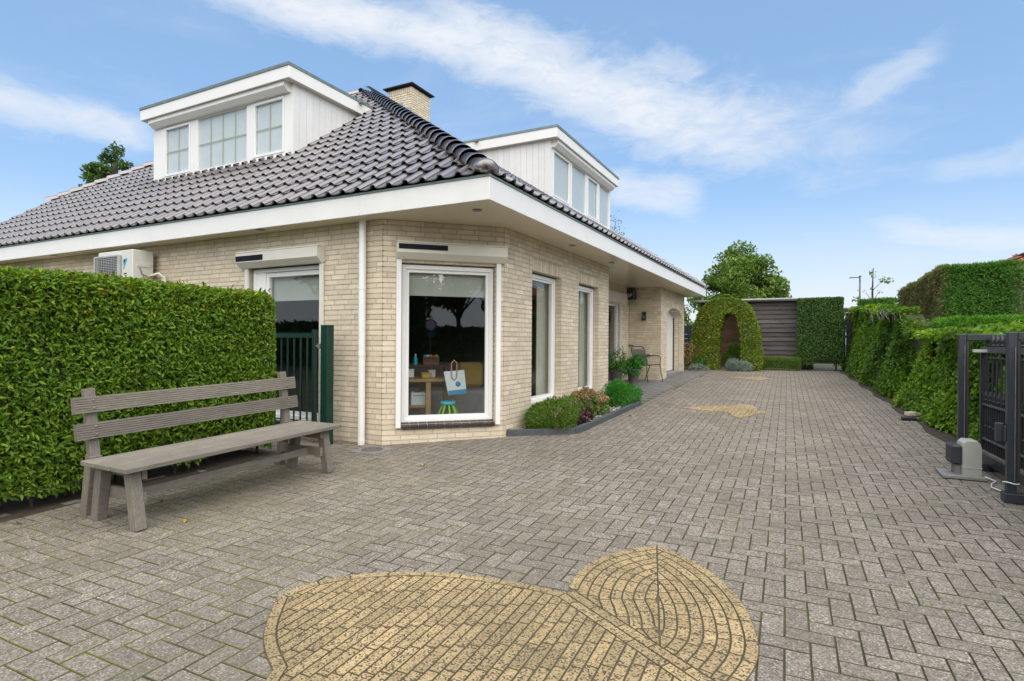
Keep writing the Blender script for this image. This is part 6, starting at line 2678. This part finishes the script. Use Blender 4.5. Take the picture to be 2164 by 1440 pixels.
bk = wthing('fruit_basket', 'white basket of play fruit on the lower shelf of the play table', 'basket', tuple(in_room(.2, .65, .53)))
q = MB()
q.lathe([(.07, 0), (.11, .075), (.118, .078), (.108, .07), (.06, .012)], tuple(in_room(.16, .66, .531)), 14)
q.build('bowl', M['white_pvc'], bk)
for i, mt in enumerate(('lime', 'leaf_yellow', 'lime', 'red')):
    q = MB()
    q.lathe([(.004, -.035), (.03, -.02), (.038, 0), (.03, .02), (.004, .035)], tuple(in_room(.11 + .035 * i, .64 + .02 * (i % 2), .61)), 10)
    q.build('fruit', M[mt], bk)
for s, h, mt, lab in ((.52, .15, 'cyan', 'blue bottle on the toy shelf'), (.40, .13, 'shutter_grey', 'grey bottle on the toy shelf'), (.27, .12, 'white_pvc', 'white bottle on the toy shelf')):
    t = wthing('bottle', lab, 'bottle', tuple(in_room(s, .95, 1.04)), 'bottles on the toy shelf')
    q = MB()
    q.lathe([(.028, 0), (.03, h * .6), (.012, h * .8), (.012, h * .88)], tuple(in_room(s, .95, 1.042)), 12)
    q.build('body', M[mt], t)
    q = MB()
    q.lathe([(.014, 0), (.014, h * .12)], tuple(in_room(s, .95, 1.042 + h * .885)), 10)
    q.build('cap', M['white_pvc'], t)
up = wthing('toy_shelf', 'narrow raised wooden shelf at the back of the play table', 'shelf', tuple(in_room(.45, .95, .88)))
q = MB()
q.cbox(-.2, .95, .88, 1.05, 1.01, 1.04, .004, MC)
q.build('board', M['dark_wood'], up)
for s in (-.2, .35, .92):
    q = MB()
    q.cbox(s, s + .03, .89, 1.04, .882, 1.009, .003, MC)
    q.build('support', M['dark_wood'], up)
for i, (s_, d_, w_, h_, mt, lab) in enumerate(((-.1, .92, .2, .14, 'table_wood', 'brown basket on the raised toy shelf'), (.62, .9, .22, .12, 'brown_cloth', 'dark basket on the raised toy shelf'), (.42, .62, .2, .16, 'bag', 'pale basket on the lower table shelf'))):
    zz_ = 1.041 if i < 2 else .531
    t = wthing('storage_basket', lab, 'basket', tuple(in_room(s_, d_, zz_)), 'baskets at the play table')
    q = win_frame(MC @ Matrix.Translation((0, 0, 0)), s_, s_ + w_, zz_, zz_ + h_, .03, d_, d_ + .02)
    q.cbox(s_, s_ + w_, d_ + .02, d_ + .12, zz_, zz_ + h_ * .8, .006, MC)
    q.build('body', M[mt], t)
    for j in range(5):
        q = MB()
        q.lathe([(.004, -.028), (.024, -.016), (.03, 0), (.024, .016), (.004, .028)], tuple(in_room(s_ + .03 + j * (w_ - .06) / 4, d_ + .06, zz_ + h_ * .8 + .02)), 8)
        q.build('toy', M[('lime', 'cyan', 'bag', 'mustard', 'red')[(i + j) % 5]], t)
wp = wthing('white_pillar', 'white upright cupboard end behind the play table', 'cupboard', tuple(in_room(.16, 1.2, FZ)))
q = MB()
q.cbox(.12, .26, 1.15, 1.5, FZ, 1.12, .006, MC)
q.build('panel', M['white_pvc'], wp)
q = MB()
q.cbox(.08, .30, 1.12, 1.52, 1.12, 1.15, .004, MC)
q.build('top', M['white_pvc'], wp)
bgx = wthing('shopping_bag', 'white shopping bag with blue bottom hanging behind the corner window', 'bag', tuple(in_room(.95, .40, .66)))
q = MB()
v = [(.80, .36, .98), (1.07, .36, 1.0), (1.10, .34, .70), (.86, .33, .68), (.82, .46, .97), (1.06, .46, .99), (1.07, .48, .70), (.88, .48, .68)]
q.add([tuple(in_room(*p)) for p in v], [(3, 2, 1, 0), (0, 4, 7, 3), (1, 2, 6, 5), (4, 5, 6, 7), (3, 7, 6, 2)])
q.build('body', M['bag'], bgx)
q = MB()
v = [(.855, .327, .735), (1.097, .337, .755), (1.101, .337, .698), (.86, .327, .678)]
q.add([tuple(in_room(*p)) for p in v], [(0, 1, 2, 3)])
q.build('blue_band', M['bag_blue'], bgx)
q = MB()
q.lathe([(.012, -.003), (.034, -.003), (.034, .003), (.012, .003)], (0, 0, 0), 16)
e = q.mesh('emblem', M['bag_blue'])
inst('emblem', e, bgx, MC @ Matrix.Translation((.985, .343, .82)) @ Matrix.Rotation(math.pi / 2, 4, 'X'))
q = MB()
q.tube([in_room(.90, .355, .98), in_room(.90, .35, 1.09), in_room(.935, .35, 1.125), in_room(.97, .35, 1.09), in_room(.97, .355, .98), ], .009, 8)
q.tube([in_room(.90, .352, .98), in_room(.905, .345, .90), in_room(.935, .342, .87), in_room(.965, .345, .90), in_room(.97, .352, .98)], .008, 8)
q.build('handle', M['handle_tan'], bgx)
stl = wthing('step_stool', 'small lime green stool with cyan seat behind the corner window', 'stool', tuple(in_room(.86, .30, FZ)))
q = MB()
q.lathe([(.09, .0), (.10, .012), (.10, .03), (.09, .038)], tuple(in_room(.86, .36, .56)), 18)
q.build('seat', M['cyan'], stl)
for i in range(8):
    a = i * .785
    b0 = in_room(.86, .36, .56)
    q = MB()
    q.tube([b0 + Vector((.06 * math.cos(a), .06 * math.sin(a), 0)), b0 + Vector((.115 * math.cos(a), .115 * math.sin(a), -.1)), b0 + Vector((.135 * math.cos(a), .135 * math.sin(a), -.335))], .013, 6)
    q.build('leg', M['lime'], stl)
sf = wthing('sofa', 'grey sofa with mustard cushions deep in the room', 'sofa', tuple(in_room(.8, 1.9, FZ)))
q = MB()
q.cbox(-.6, 2.2, 1.6, 2.4, FZ, .62, .05, MC)
q.build('seat', M['grey_cloth'], sf)
q = MB()
q.cbox(-.6, 2.2, 2.25, 2.5, .62, 1.02, .06, MC)
q.build('backrest', M['brown_cloth'], sf)
for s in (-.45, .15, 1.35, 1.8):
    q = MB()
    q.cbox(s, s + .42, 2.06, 2.2, .63, 1.03, .05, MC)
    q.build('cushion', M['mustard'] if s != .15 else M['grey_cloth'], sf)

# --- fallen leaves on the paving
for i, (x, y, lab) in enumerate(((-4.62, 2.75, 'yellow fallen leaf on the paving under the bench'), (-3.95, 2.55, 'pale fallen leaf on the paving in front of the bench'), (-4.95, 1.95, 'brown fallen leaf at the foot of the hedge near the bench end'),
                                 (-2.45, 8.6, 'fallen leaf on the drive beside the bed kerb'), (-3.4, 4.6, 'brown fallen leaf on the paving before the corner window'))):
    q = MB()
    V, F, k = leaf_arrays(np.array([[0, 0, 0.]]), np.array([[0, 1., 0]]), np.array([[0, 0, 1.]]), .055, .035, True, .4)
    q.add(V, [tuple(f) for f in F], True)
    o = q.build('fallen_leaf', M['dead_leaf'])
    o.matrix_basis = Matrix.Translation((x, y, gz(y) + .008)) @ TILT @ Matrix.Rotation(rnd.random() * 6, 4, 'Z')
    tag(o, lab, 'leaf', 'fallen leaves')
